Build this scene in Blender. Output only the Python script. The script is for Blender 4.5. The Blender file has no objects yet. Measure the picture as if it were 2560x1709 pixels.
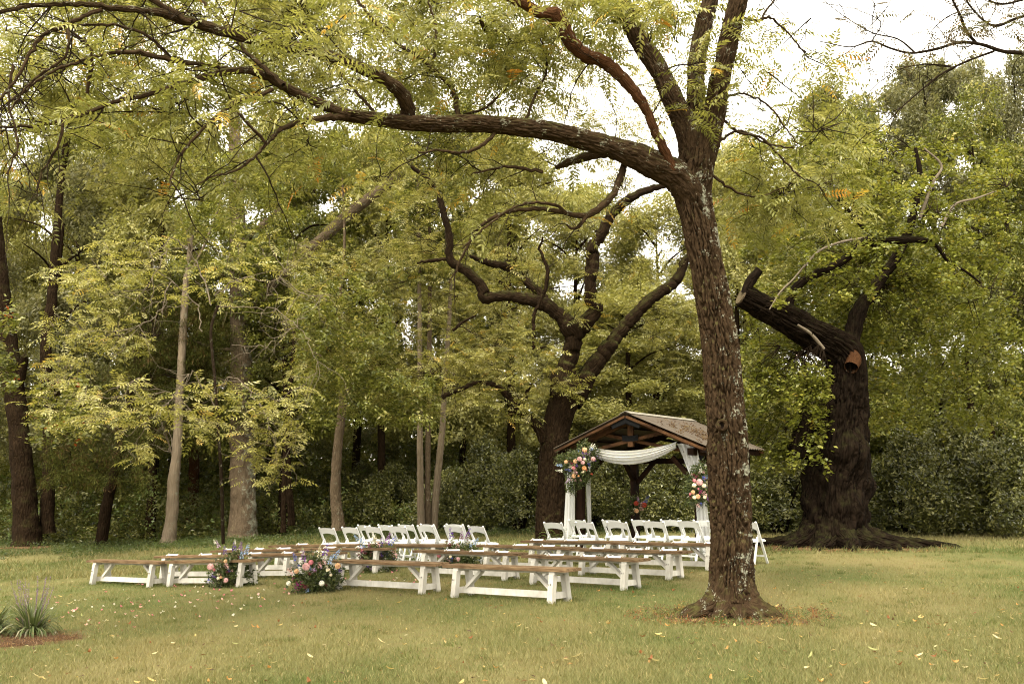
import bpy, math, random
import numpy as np
from mathutils import Vector, Matrix
R = math.radians
rng = np.random.default_rng(7)
random.seed(7)
SC = bpy.context.scene
COL = SC.collection

# ------------------------------------------------------------------ camera, sky, sun, exposure
FPX = 2489.0            # focal length in pixels of the 2560 px wide photograph (35 mm lens)
CAMH = 1.6
TH = math.atan((1200 - 854.5) / FPX)
cam = bpy.data.cameras.new('camera')
cam.sensor_width = 36.0
cam.lens = FPX / 2560 * 36
cam.clip_end = 600
camo = bpy.data.objects.new('camera', cam)
COL.objects.link(camo)
camo.location = (0, 0, CAMH)
camo.rotation_euler = (math.pi / 2 + TH, 0, 0)
cam.dof.use_dof = False
cam.dof.focus_distance = 14.5
cam.dof.aperture_fstop = 3.2
SC.camera = camo

W = bpy.data.worlds.new('World')
SC.world = W
W.use_nodes = True
nt = W.node_tree
nt.nodes.clear()
sky = nt.nodes.new('ShaderNodeTexSky')
sky.sky_type = 'NISHITA'
sky.sun_disc = False
sky.sun_elevation = R(58)
sky.sun_rotation = R(200)
sky.air_density = 1.0
sky.dust_density = 4.0
hs = nt.nodes.new('ShaderNodeHueSaturation')
hs.inputs['Saturation'].default_value = 0.08
wm = nt.nodes.new('ShaderNodeMix')
wm.data_type = 'RGBA'
wm.inputs[0].default_value = 0.55                       # veil of even overcast cloud over the sky
wm.inputs[7].default_value = (10.4, 9.7, 8.2, 1)
bg = nt.nodes.new('ShaderNodeBackground')
bg.inputs['Strength'].default_value = 0.105
wo = nt.nodes.new('ShaderNodeOutputWorld')
nt.links.new(sky.outputs[0], hs.inputs['Color'])
nt.links.new(hs.outputs[0], wm.inputs[6])
nt.links.new(wm.outputs[2], bg.inputs[0])
nt.links.new(bg.outputs[0], wo.inputs[0])

sun = bpy.data.lights.new('sun', 'SUN')
sun.energy = 1.5
sun.angle = R(18)
sun.color = (1.0, 0.93, 0.76)
suno = bpy.data.objects.new('sun', sun)
COL.objects.link(suno)
suno.rotation_euler = (R(32), 0, R(-20))

SC.view_settings.view_transform = 'Standard'
SC.view_settings.look = 'None'
SC.view_settings.exposure = 2.0
SC.view_settings.gamma = 1.0
SC.view_settings.use_curve_mapping = False
SC.cycles.max_bounces = 7
SC.cycles.diffuse_bounces = 4
SC.cycles.glossy_bounces = 2
SC.cycles.transmission_bounces = 5
SC.cycles.transparent_max_bounces = 4
SC.cycles.use_denoising = True
SC.cycles.filter_width = 1.1
SC.cycles.sample_clamp_indirect = 6

# ------------------------------------------------------------------ places
def gz(x, y):
    """height of the lawn: it rises gently from left to right"""
    x = np.clip(x, -14, 9.5)
    return -0.10 + 0.0285 * x - 0.0015 * x * x + 0.025 * np.sin(x * 0.9 + 1.3) * np.sin(y * 0.55 + .4)
_c, _s = math.cos(TH), math.sin(TH)
def P(x, y, d, full=False):
    """point at distance d (along +Y) seen at pixel x, y of the 2349 px overview"""
    if not full:
        x *= 1.0898; y *= 1.0898
    a = (x - 1280) / FPX; b = (854.5 - y) / FPX
    dy = _c - b * _s; dz = _s + b * _c
    t = d / dy
    return Vector((a * t, d, CAMH + dz * t))
def G(x, y, full=False):
    """point of the ground at that pixel"""
    z = -0.1
    if not full:
        x *= 1.0898; y *= 1.0898
    a = (x - 1280) / FPX; b = (854.5 - y) / FPX
    dy = _c - b * _s; dz = _s + b * _c
    for _ in range(12):
        t = min((z - CAMH) / dz, 60)
        z = float(gz(a * t, dy * t))
    return Vector((a * t, dy * t, z))
def lin(h):
    h = h.lstrip('#')
    v = [int(h[i:i + 2], 16) / 255 for i in (0, 2, 4)]
    return tuple(((c + .055) / 1.055) ** 2.4 if c > .04045 else c / 12.92 for c in v)

# ------------------------------------------------------------------ noise in numpy
def _hash(ix, iy, iz, k):
    h = (ix * 374761393 + iy * 668265263 + iz * 2147483647 + k * 974634777) & 0xFFFFFFFF
    h = ((h ^ (h >> 13)) * 1274126177) & 0xFFFFFFFF
    h = h ^ (h >> 16)
    return (h & 0xFFFFFF) / float(0x1000000)
def vnoise(p):
    i = np.floor(p).astype(np.int64); f = p - i; f = f * f * (3 - 2 * f)
    out = 0
    for dx in (0, 1):
        for dy in (0, 1):
            for dz in (0, 1):
                w = (f[:, 0] if dx else 1 - f[:, 0]) * (f[:, 1] if dy else 1 - f[:, 1]) * (f[:, 2] if dz else 1 - f[:, 2])
                out = out + w * _hash(i[:, 0] + dx, i[:, 1] + dy, i[:, 2] + dz, 1)
    return out
def vor(p):
    """F2-F1 of cell noise"""
    i = np.floor(p).astype(np.int64)
    f1 = np.full(len(p), 9.); f2 = np.full(len(p), 9.)
    for dx in (-1, 0, 1):
        for dy in (-1, 0, 1):
            for dz in (-1, 0, 1):
                c = i + np.array([dx, dy, dz])
                q = c + np.stack([_hash(c[:, 0], c[:, 1], c[:, 2], k) for k in (2, 3, 4)], 1)
                d = np.linalg.norm(q - p, axis=1)
                m = d < f1
                f2 = np.where(m, f1, np.minimum(f2, d)); f1 = np.where(m, d, f1)
    return f2 - f1

# ------------------------------------------------------------------ mesh builder
class MB:
    def __init__(s):
        s.V = []; s.F = []; s.C = []; s.B = []; s.n = 0
    def add(s, v, f, c=(1, 1, 1), b=None):
        v = np.asarray(v, float).reshape(-1, 3)
        f = np.asarray(f, np.int64)
        c = np.asarray(c, float)
        if c.ndim == 1: c = np.tile(c, (len(v), 1))
        s.V.append(v); s.F.append(f + s.n); s.C.append(c)
        s.B.append(v if b is None else b)
        s.n += len(v)
    def mesh(s, name, mat, smooth=False):
        V = np.concatenate(s.V); C = np.concatenate(s.C); B = np.concatenate(s.B)
        me = bpy.data.meshes.new(name)
        nl = [f.shape[1] for f in s.F]
        loops = np.concatenate([f.ravel() for f in s.F])
        tot = np.concatenate([np.full(len(f), f.shape[1]) for f in s.F])
        st = np.concatenate([[0], np.cumsum(tot)[:-1]])
        me.vertices.add(len(V)); me.vertices.foreach_set('co', V.astype(np.float32).ravel())
        me.loops.add(len(loops)); me.loops.foreach_set('vertex_index', loops.astype(np.int32))
        me.polygons.add(len(tot)); me.polygons.foreach_set('loop_start', st.astype(np.int32))
        me.polygons.foreach_set('loop_total', tot.astype(np.int32))
        me.polygons.foreach_set('use_smooth', np.full(len(tot), bool(smooth)))
        me.update(calc_edges=True)
        a = me.attributes.new('col', 'FLOAT_COLOR', 'POINT')
        a.data.foreach_set('color', np.concatenate([C, np.ones((len(C), 1))], 1).astype(np.float32).ravel())
        a = me.attributes.new('bk', 'FLOAT_VECTOR', 'POINT')
        a.data.foreach_set('vector', B.astype(np.float32).ravel())
        me.materials.append(mat)
        return me
    def build(s, name, mat, parent=None, smooth=False, **kw):
        return link(name, s.mesh(name, mat, smooth), parent, **kw)
def tag(o, label=None, cat=None, group=None, kind=None):
    if label: o['label'] = label
    if cat: o['category'] = cat
    if group: o['group'] = group
    if kind: o['kind'] = kind
    return o
def link(name, me, parent=None, label=None, cat=None, group=None, kind=None):
    o = bpy.data.objects.new(name, me)
    COL.objects.link(o)
    if parent: o.parent = parent
    return tag(o, label, cat, group, kind)
def empty(name, loc=(0, 0, 0), rz=0, label=None, cat=None, group=None):
    o = bpy.data.objects.new(name, None)
    COL.objects.link(o)
    o.location = loc; o.rotation_euler = (0, 0, rz)
    o.empty_display_size = .2
    return tag(o, label, cat, group)
def copy_tree(o, parent=None):
    c = o.copy()
    COL.objects.link(c)
    c.parent = parent
    for ch in list(kids.get(o.name, [])):
        copy_tree(ch, c)
    return c
kids = {}
def index_kids(o):
    kids[o.name] = [c for c in o.children]
    for c in o.children: index_kids(c)

BOXF = np.array([[0, 3, 2, 1], [4, 5, 6, 7], [0, 1, 5, 4], [1, 2, 6, 5], [2, 3, 7, 6], [3, 0, 4, 7]])
def box(mb, c, s, M=None, col=(1, 1, 1), taper=1.0):
    x, y, z = s[0] / 2, s[1] / 2, s[2] / 2
    v = np.array([[-x, -y, -z], [x, -y, -z], [x, y, -z], [-x, y, -z], [-x * taper, -y * taper, z], [x * taper, -y * taper, z], [x * taper, y * taper, z], [-x * taper, y * taper, z]])
    b = v.copy()
    if M is not None: v = v @ np.asarray(M).T
    mb.add(v + np.array(c), BOXF, col, b + np.array(c) * 1.7)
def beam(mb, p, q, w, h, up=(0, 0, 1), col=(1, 1, 1)):
    p = np.array(p, float); q = np.array(q, float)
    z = q - p; L = np.linalg.norm(z); z /= L
    u = np.array(up, float); x = np.cross(u, z)
    if np.linalg.norm(x) < 1e-6: x = np.cross([0, 1, 0], z)
    x /= np.linalg.norm(x); y = np.cross(z, x)
    box(mb, (p + q) / 2, (w, h, L), np.stack([x, y, z], 1), col)
def catmull(pts, rad, step):
    pts = np.array(pts, float); rad = np.array(rad, float)
    if len(pts) == 2:
        pts = np.array([pts[0], (pts[0] + pts[1]) / 2, pts[1]]); rad = np.array([rad[0], rad.mean(), rad[-1]])
    e = np.concatenate([[2 * pts[0] - pts[1]], pts, [2 * pts[-1] - pts[-2]]])
    r = np.concatenate([[rad[0]], rad, [rad[-1]]])
    P_, R_ = [], []
    for i in range(1, len(e) - 2):
        L = np.linalg.norm(e[i + 1] - e[i]); n = max(1, int(round(L / step)))
        for k in range(n):
            t = k / n
            a, b, c, d = e[i - 1], e[i], e[i + 1], e[i + 2]
            P_.append(.5 * (2 * b + (c - a) * t + (2 * a - 5 * b + 4 * c - d) * t * t + (3 * b - a - 3 * c + d) * t ** 3))
            R_.append(r[i] + (r[i + 1] - r[i]) * (t * t * (3 - 2 * t)))
    P_.append(e[-2]); R_.append(r[-2])
    return np.array(P_), np.array(R_)
def tube(mb, pts, rad, seg=8, step=None, rough=0.0, furrow=0.0, fs=1.0, cap=True, col=(1, 1, 1), wob=0.0):
    step = step or max(np.mean(rad) * 1.6, .05)
    p, r = catmull(pts, rad, step)
    if wob:
        p[1:-1] += rng.normal(0, wob, (len(p) - 2, 3))
    n = len(p)
    t = np.gradient(p, axis=0); t /= np.linalg.norm(t, axis=1)[:, None] + 1e-9
    x = np.cross(t[0], [0, 1, 0.1]); x /= np.linalg.norm(x)
    X = np.zeros((n, 3))
    for i in range(n):
        x = x - t[i] * np.dot(x, t[i]); x /= np.linalg.norm(x) + 1e-9; X[i] = x
    Y = np.cross(t, X)
    s = np.concatenate([[0], np.cumsum(np.linalg.norm(np.diff(p, axis=0), axis=1))])
    th = np.linspace(0, 2 * np.pi, seg, endpoint=False)
    ct, st = np.cos(th), np.sin(th)
    D = X[:, None, :] * ct[None, :, None] + Y[:, None, :] * st[None, :, None]
    r0 = max(r.max() * .6, r.mean())
    bk = np.stack([np.tile(ct, (n, 1)) * r[:, None] * .5 + np.tile(ct, (n, 1)) * r0 * .5, np.tile(st, (n, 1)) * r[:, None] * .5 + np.tile(st, (n, 1)) * r0 * .5, np.tile(s[:, None], (1, seg))], 2).reshape(-1, 3)
    rr = np.tile(r[:, None], (1, seg)).astype(float)
    if rough:
        q = bk * np.array([1, 1, .6]) / max(r0, .02) * 1.3 + 31.7
        rr = rr * (1 + rough * (vnoise(q).reshape(n, seg) - .5) * 2 + rough * .5 * (vnoise(q * 2.7).reshape(n, seg) - .5) * 2)
    if furrow:
        q = bk + 0.02 * np.stack([vnoise(bk * 14), vnoise(bk * 14 + 9), vnoise(bk * 9 + 4) * 2], 1)
        v1 = vor(q * np.array([27, 27, 2.6]) / fs)
        v2 = vor(q * np.array([60, 60, 20]) / fs + 5)
        h = np.minimum(v1 / .20, 1) * .92 + np.minimum(v2 / .14, 1) * .08 + .25 * (vnoise(q * np.array([70, 70, 30])) - .5)
        rr = rr + furrow * (h.reshape(n, seg) - .75)
    V = (p[:, None, :] + D * rr[:, :, None]).reshape(-1, 3)
    i = np.arange(n - 1)[:, None] * seg; j = np.arange(seg)[None, :]; k = (j + 1) % seg
    F = np.stack([i + j, i + k, i + seg + k, i + seg + j], 2).reshape(-1, 4)
    mb.add(V, F, col, bk)
    if cap:
        c = np.concatenate([V[-seg:], [p[-1]]]); f = np.array([[a, (a + 1) % seg, seg] for a in range(seg)])
        mb.add(c, f, col, np.concatenate([bk[-seg:], [bk[-1]]]))
    return p, r

# ------------------------------------------------------------------ materials
def mat(name):
    m = bpy.data.materials.new(name); m.use_nodes = True
    n = m.node_tree; n.nodes.clear()
    o = n.nodes.new('ShaderNodeOutputMaterial')
    return m, n, o
def nd(n, t, **k):
    x = n.nodes.new(t)
    for a, b in k.items():
        if a in x.inputs: x.inputs[a].default_value = b
        else: setattr(x, a, b)
    return x
def ramp(n, src, stops):
    r = n.nodes.new('ShaderNodeValToRGB')
    el = r.color_ramp.elements
    while len(el) > 1: el.remove(el[-1])
    for i, (p, c) in enumerate(stops):
        e = el[0] if i == 0 else el.new(p)
        e.position = p; e.color = (*c, 1) if len(c) == 3 else c
    n.links.new(src, r.inputs[0])
    return r.outputs[0]
def mixc(n, fac, a, b, mode='MIX'):
    m = n.nodes.new('ShaderNodeMix'); m.data_type = 'RGBA'; m.blend_type = mode
    for i, v in ((0, fac), (6, a), (7, b)):
        if hasattr(v, 'is_output'): n.links.new(v, m.inputs[i])
        elif i == 0: m.inputs[0].default_value = v
        else: m.inputs[i].default_value = (*v, 1)
    return m.outputs[2]
def mapped(n, src, sc):
    mp = n.nodes.new('ShaderNodeMapping'); mp.inputs['Scale'].default_value = sc
    n.links.new(src, mp.inputs[0]); return mp.outputs[0]

def leaf_mat(name, trans=.42, rough=.36, spec=.38, jit=.12):
    m, n, o = mat(name)
    at = nd(n, 'ShaderNodeAttribute', attribute_name='col')
    oi = n.nodes.new('ShaderNodeObjectInfo')
    hv = n.nodes.new('ShaderNodeHueSaturation')
    mr = n.nodes.new('ShaderNodeMapRange'); mr.inputs[3].default_value = 1 - jit; mr.inputs[4].default_value = 1 + jit
    n.links.new(oi.outputs['Random'], mr.inputs[0]); n.links.new(mr.outputs[0], hv.inputs['Value'])
    n.links.new(at.outputs['Color'], hv.inputs['Color'])
    p = nd(n, 'ShaderNodeBsdfPrincipled', Roughness=rough)
    p.inputs['Specular IOR Level'].default_value = spec
    n.links.new(hv.outputs[0], p.inputs['Base Color'])
    t = n.nodes.new('ShaderNodeBsdfTranslucent')
    tc = mixc(n, 1.0, hv.outputs[0], (1.22, 1.18, .75), 'MULTIPLY')
    n.links.new(tc, t.inputs[0])
    ms = n.nodes.new('ShaderNodeMixShader'); ms.inputs[0].default_value = trans
    n.links.new(p.outputs[0], ms.inputs[1]); n.links.new(t.outputs[0], ms.inputs[2])
    n.links.new(ms.outputs[0], o.inputs[0])
    return m
M_LEAF = leaf_mat('leaf')
M_HOLLY = leaf_mat('holly_leaf', trans=.2, rough=.30, spec=.42)
M_NEEDLE = leaf_mat('needle_leaf', trans=.25, rough=.8, spec=.05)
M_GRASS = leaf_mat('grass_blade', trans=.3, rough=.6, spec=.2)
M_PETAL = leaf_mat('petal', trans=.3, rough=.6, spec=.2, jit=.04)

def bark_mat(name, dark, light, lichen=0.0, moss=0.0, scale=1.0, bump=.6, vs=.22):
    m, n, o = mat(name)
    at = nd(n, 'ShaderNodeAttribute', attribute_name='bk')
    v = mapped(n, at.outputs['Vector'], (scale, scale, scale * vs))
    dn = nd(n, 'ShaderNodeTexNoise', Scale=9.0, Detail=3.0)
    n.links.new(v, dn.inputs[0])
    dd = mixc(n, .12, v, dn.outputs['Color'], 'ADD')
    vo = n.nodes.new('ShaderNodeTexVoronoi'); vo.feature = 'DISTANCE_TO_EDGE'; vo.inputs['Scale'].default_value = 24
    n.links.new(dd, vo.inputs[0])
    no = nd(n, 'ShaderNodeTexNoise', Scale=34.0, Detail=8.0, Roughness=.65)
    n.links.new(v, no.inputs[0])
    n2 = nd(n, 'ShaderNodeTexNoise', Scale=2.2, Detail=4.0)
    n.links.new(at.outputs['Vector'], n2.inputs[0])
    base = mixc(n, ramp(n, no.outputs[0], [(.3, (0, 0, 0)), (.72, (1, 1, 1))]), dark, light)
    base = mixc(n, ramp(n, n2.outputs[0], [(.35, (0, 0, 0)), (.7, (.55,) * 3)]), base, tuple(c * .6 for c in light))
    if lichen:
        l1 = nd(n, 'ShaderNodeTexNoise', Scale=60.0, Detail=3.0, Roughness=.6)
        n.links.new(mapped(n, at.outputs['Vector'], (1, 1, .55)), l1.inputs[0])
        l2 = nd(n, 'ShaderNodeTexNoise', Scale=6.0, Detail=3.0)
        n.links.new(at.outputs['Vector'], l2.inputs[0])
        ad = nd(n, 'ShaderNodeMath', operation='ADD')
        n.links.new(l1.outputs[0], ad.inputs[0]); n.links.new(l2.outputs[0], ad.inputs[1])
        sxx = n.nodes.new('ShaderNodeSeparateXYZ'); n.links.new(at.outputs['Vector'], sxx.inputs[0])
        ad2 = nd(n, 'ShaderNodeMath', operation='MULTIPLY_ADD'); ad2.inputs[1].default_value = -.55
        n.links.new(sxx.outputs[0], ad2.inputs[0]); n.links.new(ad.outputs[0], ad2.inputs[2]); ad = ad2
        th = 1.27 - lichen * .22
        base = mixc(n, ramp(n, ad.outputs[0], [(0, (0, 0, 0)), (min(th * .5 + .25, .99), (0, 0, 0))]) if False else
                    ramp_range(n, ad.outputs[0], th - .03, th + .05), base, (.21, .205, .15))
    if moss:
        ge = n.nodes.new('ShaderNodeNewGeometry'); sx = n.nodes.new('ShaderNodeSeparateXYZ')
        n.links.new(ge.outputs['Normal'], sx.inputs[0])
        m1 = nd(n, 'ShaderNodeTexNoise', Scale=5.0, Detail=5.0)
        n.links.new(at.outputs['Vector'], m1.inputs[0])
        a2 = nd(n, 'ShaderNodeMath', operation='MULTIPLY')
        n.links.new(ramp_range(n, sx.outputs[2], .1, .8), a2.inputs[0]); n.links.new(ramp_range(n, m1.outputs[0], .42, .62), a2.inputs[1])
        a3 = nd(n, 'ShaderNodeMath', operation='MULTIPLY'); a3.inputs[1].default_value = moss
        n.links.new(a2.outputs[0], a3.inputs[0])
        base = mixc(n, a3.outputs[0], base, (.075, .085, .02))
    p = nd(n, 'ShaderNodeBsdfPrincipled', Roughness=.9)
    p.inputs['Specular IOR Level'].default_value = .04
    n.links.new(base, p.inputs['Base Color'])
    h = nd(n, 'ShaderNodeMath', operation='MULTIPLY_ADD'); h.inputs[1].default_value = .4
    n.links.new(no.outputs[0], h.inputs[0])
    n.links.new(ramp_range(n, vo.outputs[0], 0, .22), h.inputs[2])
    b = nd(n, 'ShaderNodeBump', Strength=bump, Distance=.03)
    n.links.new(h.outputs[0], b.inputs['Height']); n.links.new(b.outputs[0], p.inputs['Normal'])
    n.links.new(p.outputs[0], o.inputs[0])
    return m
def ramp_range(n, src, a, b):
    mr = n.nodes.new('ShaderNodeMapRange'); mr.inputs[1].default_value = a; mr.inputs[2].default_value = b
    n.links.new(src, mr.inputs[0]); return mr.outputs[0]
M_BARK = bark_mat('walnut_bark', (.013, .0078, .0042), (.060, .037, .0195), lichen=.32, moss=.5, bump=.5)
M_BARK2 = bark_mat('dark_bark', (.008, .0048, .0028), (.030, .018, .009), lichen=0, moss=.5, scale=.7, bump=.9)
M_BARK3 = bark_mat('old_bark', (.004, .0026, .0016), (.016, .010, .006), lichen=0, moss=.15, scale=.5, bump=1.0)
M_PALE = bark_mat('pale_bark', (.105, .078, .050), (.23, .18, .125), lichen=.1, scale=.8, bump=.4, vs=.08)
M_GREY = bark_mat('grey_bark', (.060, .042, .026), (.150, .110, .070), lichen=.12, moss=.4, scale=.9, bump=.6)
M_RED = bark_mat('reddish_bark', (.026, .011, .005), (.085, .038, .016), lichen=.1, scale=1.2, bump=.5)
M_TWIG = bark_mat('twig_bark', (.008, .005, .003), (.030, .020, .012), lichen=.3, scale=2, bump=.2)
M_TWIGP = bark_mat('pale_twig_bark', (.08, .06, .042), (.22, .18, .13), lichen=.3, scale=2, bump=.2)

def wood_mat(name, dark, light, rough=.75, grain=(2, 22, 22), bump=.15):
    m, n, o = mat(name)
    at = nd(n, 'ShaderNodeAttribute', attribute_name='bk')
    no = nd(n, 'ShaderNodeTexNoise', Scale=2.0, Detail=8.0, Roughness=.65, Distortion=.4)
    n.links.new(mapped(n, at.outputs['Vector'], grain), no.inputs[0])
    n2 = nd(n, 'ShaderNodeTexNoise', Scale=3.0, Detail=4.0)
    n.links.new(at.outputs['Vector'], n2.inputs[0])
    oi = n.nodes.new('ShaderNodeObjectInfo')
    base = mixc(n, ramp(n, no.outputs[0], [(.32, (0, 0, 0)), (.68, (1, 1, 1))]), dark, light)
    base = mixc(n, ramp(n, n2.outputs[0], [(.4, (0, 0, 0)), (.75, (.6,) * 3)]), base, tuple(c * .55 for c in dark))
    hv = n.nodes.new('ShaderNodeHueSaturation')
    n.links.new(ramp_range(n, oi.outputs['Random'], -1.5, 2.5), hv.inputs['Value']) if False else None
    mr = n.nodes.new('ShaderNodeMapRange'); mr.inputs[3].default_value = .82; mr.inputs[4].default_value = 1.15
    n.links.new(oi.outputs['Random'], mr.inputs[0]); n.links.new(mr.outputs[0], hv.inputs['Value'])
    n.links.new(base, hv.inputs['Color'])
    p = nd(n, 'ShaderNodeBsdfPrincipled', Roughness=rough)
    p.inputs['Specular IOR Level'].default_value = .08
    n.links.new(hv.outputs[0], p.inputs['Base Color'])
    b = nd(n, 'ShaderNodeBump', Strength=bump, Distance=.01)
    n.links.new(no.outputs[0], b.inputs['Height']); n.links.new(b.outputs[0], p.inputs['Normal'])
    n.links.new(p.outputs[0], o.inputs[0])
    return m
M_PLANK = wood_mat('weathered_plank', (.060, .030, .014), (.260, .175, .095))
M_CEDAR = wood_mat('stained_timber_shade_tone', (.006, .003, .0018), (.028, .012, .005), grain=(3, 3, 1.2))  # deep shade of the pavilion put into the stain colour
M_WHITEW = wood_mat('white_painted_wood', (.45, .42, .36), (.60, .575, .515), grain=(6, 6, 2), bump=.1)
def plain(name, c, rough=.5, metal=0, spec=.5, nz=.12, sc=30):
    m, n, o = mat(name)
    at = nd(n, 'ShaderNodeAttribute', attribute_name='bk')
    no = nd(n, 'ShaderNodeTexNoise', Scale=sc, Detail=5.0)
    n.links.new(at.outputs['Vector'], no.inputs[0])
    p = nd(n, 'ShaderNodeBsdfPrincipled', Roughness=rough, Metallic=metal)
    p.inputs['Specular IOR Level'].default_value = spec
    n.links.new(mixc(n, no.outputs[0], tuple(x * (1 - nz) for x in c), tuple(min(x * (1 + nz), 1) for x in c)), p.inputs['Base Color'])
    n.links.new(p.outputs[0], o.inputs[0])
    return m
M_CHAIR = plain('white_resin', (.60, .60, .575), .38, nz=.03)
M_PAD = plain('white_vinyl_pad', (.70, .70, .69), .3, nz=.03)
M_IRON = plain('black_iron_plate', (.008, .008, .008), .85, spec=.05)
M_HOLE = plain('dark_slot', (.012, .008, .006), .95, spec=.02)
M_CLOTH = leaf_mat('drape_cloth', trans=.25, rough=.8, spec=.1, jit=0)
def roof_mat():
    m, n, o = mat('rusty_tin')
    tc = n.nodes.new('ShaderNodeTexCoord')
    n1 = nd(n, 'ShaderNodeTexNoise', Scale=3.5, Detail=8.0, Roughness=.7)
    n.links.new(tc.outputs['Object'], n1.inputs[0])
    n2 = nd(n, 'ShaderNodeTexNoise', Scale=22.0, Detail=5.0)
    n.links.new(tc.outputs['Object'], n2.inputs[0])
    c = mixc(n, ramp(n, n1.outputs[0], [(.35, (0, 0, 0)), (.65, (1, 1, 1))]), (.085, .070, .052), (.062, .047, .032))
    c = mixc(n, ramp(n, n2.outputs[0], [(.5, (0, 0, 0)), (.75, (.7,) * 3)]), c, (.07, .045, .028))
    p = nd(n, 'ShaderNodeBsdfPrincipled', Roughness=.7, Metallic=.1); p.inputs['Specular IOR Level'].default_value = .2
    n.links.new(c, p.inputs['Base Color']); n.links.new(p.outputs[0], o.inputs[0])
    return m
M_ROOF = roof_mat()
def soil_mat(name, a, b, sc=12):
    m, n, o = mat(name)
    tc = n.nodes.new('ShaderNodeTexCoord')
    n1 = nd(n, 'ShaderNodeTexNoise', Scale=sc, Detail=9.0, Roughness=.75)
    n.links.new(tc.outputs['Object'], n1.inputs[0])
    p = nd(n, 'ShaderNodeBsdfPrincipled', Roughness=.95)
    p.inputs['Specular IOR Level'].default_value = .1
    n.links.new(mixc(n, ramp(n, n1.outputs[0], [(.35, (0, 0, 0)), (.65, (1, 1, 1))]), a, b), p.inputs['Base Color'])
    bp = nd(n, 'ShaderNodeBump', Strength=.8, Distance=.03)
    n.links.new(n1.outputs[0], bp.inputs['Height']); n.links.new(bp.outputs[0], p.inputs['Normal'])
    n.links.new(p.outputs[0], o.inputs[0])
    return m
M_SOIL = soil_mat('red_soil', (.045, .026, .014), (.15, .085, .040))
M_MULCH = soil_mat('mulch_soil', (.025, .015, .008), (.12, .066, .030), 30)
def ground_mat():
    m, n, o = mat('lawn')
    at = nd(n, 'ShaderNodeAttribute', attribute_name='col')
    tc = n.nodes.new('ShaderNodeTexCoord')
    n1 = nd(n, 'ShaderNodeTexNoise', Scale=45.0, Detail=8.0, Roughness=.8)
    n.links.new(tc.outputs['Object'], n1.inputs[0])
    n2 = nd(n, 'ShaderNodeTexNoise', Scale=5.0, Detail=5.0, Roughness=.65)
    n.links.new(tc.outputs['Object'], n2.inputs[0])
    c = mixc(n, .6, at.outputs['Color'], ramp(n, n1.outputs[0], [(.3, (.35, .35, .3)), (.7, (1.5, 1.45, 1.4))]), 'MULTIPLY')
    c = mixc(n, ramp(n, n2.outputs[0], [(.45, (0, 0, 0)), (.75, (.6,) * 3)]), c, (.17, .11, .05))
    p = nd(n, 'ShaderNodeBsdfPrincipled', Roughness=.95)
    p.inputs['Specular IOR Level'].default_value = .1
    n.links.new(c, p.inputs['Base Color'])
    bp = nd(n, 'ShaderNodeBump', Strength=.9, Distance=.04)
    n.links.new(n1.outputs[0], bp.inputs['Height']); n.links.new(bp.outputs[0], p.inputs['Normal'])
    n.links.new(p.outputs[0], o.inputs[0])
    return m
M_GROUND = ground_mat()

# ------------------------------------------------------------------ the lawn
def lawn_tone(x, y):
    """true colour of the turf: dry straw patches, greener patches, thin weedy grass at the wood's edge"""
    q = np.stack([x * .55, y * .35, x * 0 + 3.3], 1)
    a = vnoise(q) * .6 + vnoise(q * 2.9 + 7) * .4
    dry = np.array([.195, .172, .072]); green = np.array([.096, .118, .034])
    t = np.clip((a - .28) / .42, 0, 1)[:, None]
    c = green * (1 - t) + dry * t
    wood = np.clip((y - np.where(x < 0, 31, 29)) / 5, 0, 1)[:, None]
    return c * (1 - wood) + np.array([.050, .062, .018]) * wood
xs = np.concatenate([np.linspace(-150, -16, 20), np.linspace(-15.5, 13, 115), np.linspace(14, 150, 20)])
ys = np.concatenate([np.linspace(-60, 5, 8), np.linspace(6, 30, 100), np.linspace(31, 60, 30), np.linspace(70, 300, 12)])
gx, gy = np.meshgrid(xs, ys)
gx = gx.ravel(); gy = gy.ravel()
V = np.stack([gx, gy, gz(gx, gy)], 1)
nx = len(xs); ii, jj = np.meshgrid(np.arange(nx - 1), np.arange(len(ys) - 1)); b0 = (jj * nx + ii).ravel()
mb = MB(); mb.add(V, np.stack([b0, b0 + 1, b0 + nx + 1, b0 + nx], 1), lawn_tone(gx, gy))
mb.build('ground', M_GROUND, kind='structure', smooth=True)

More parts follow.
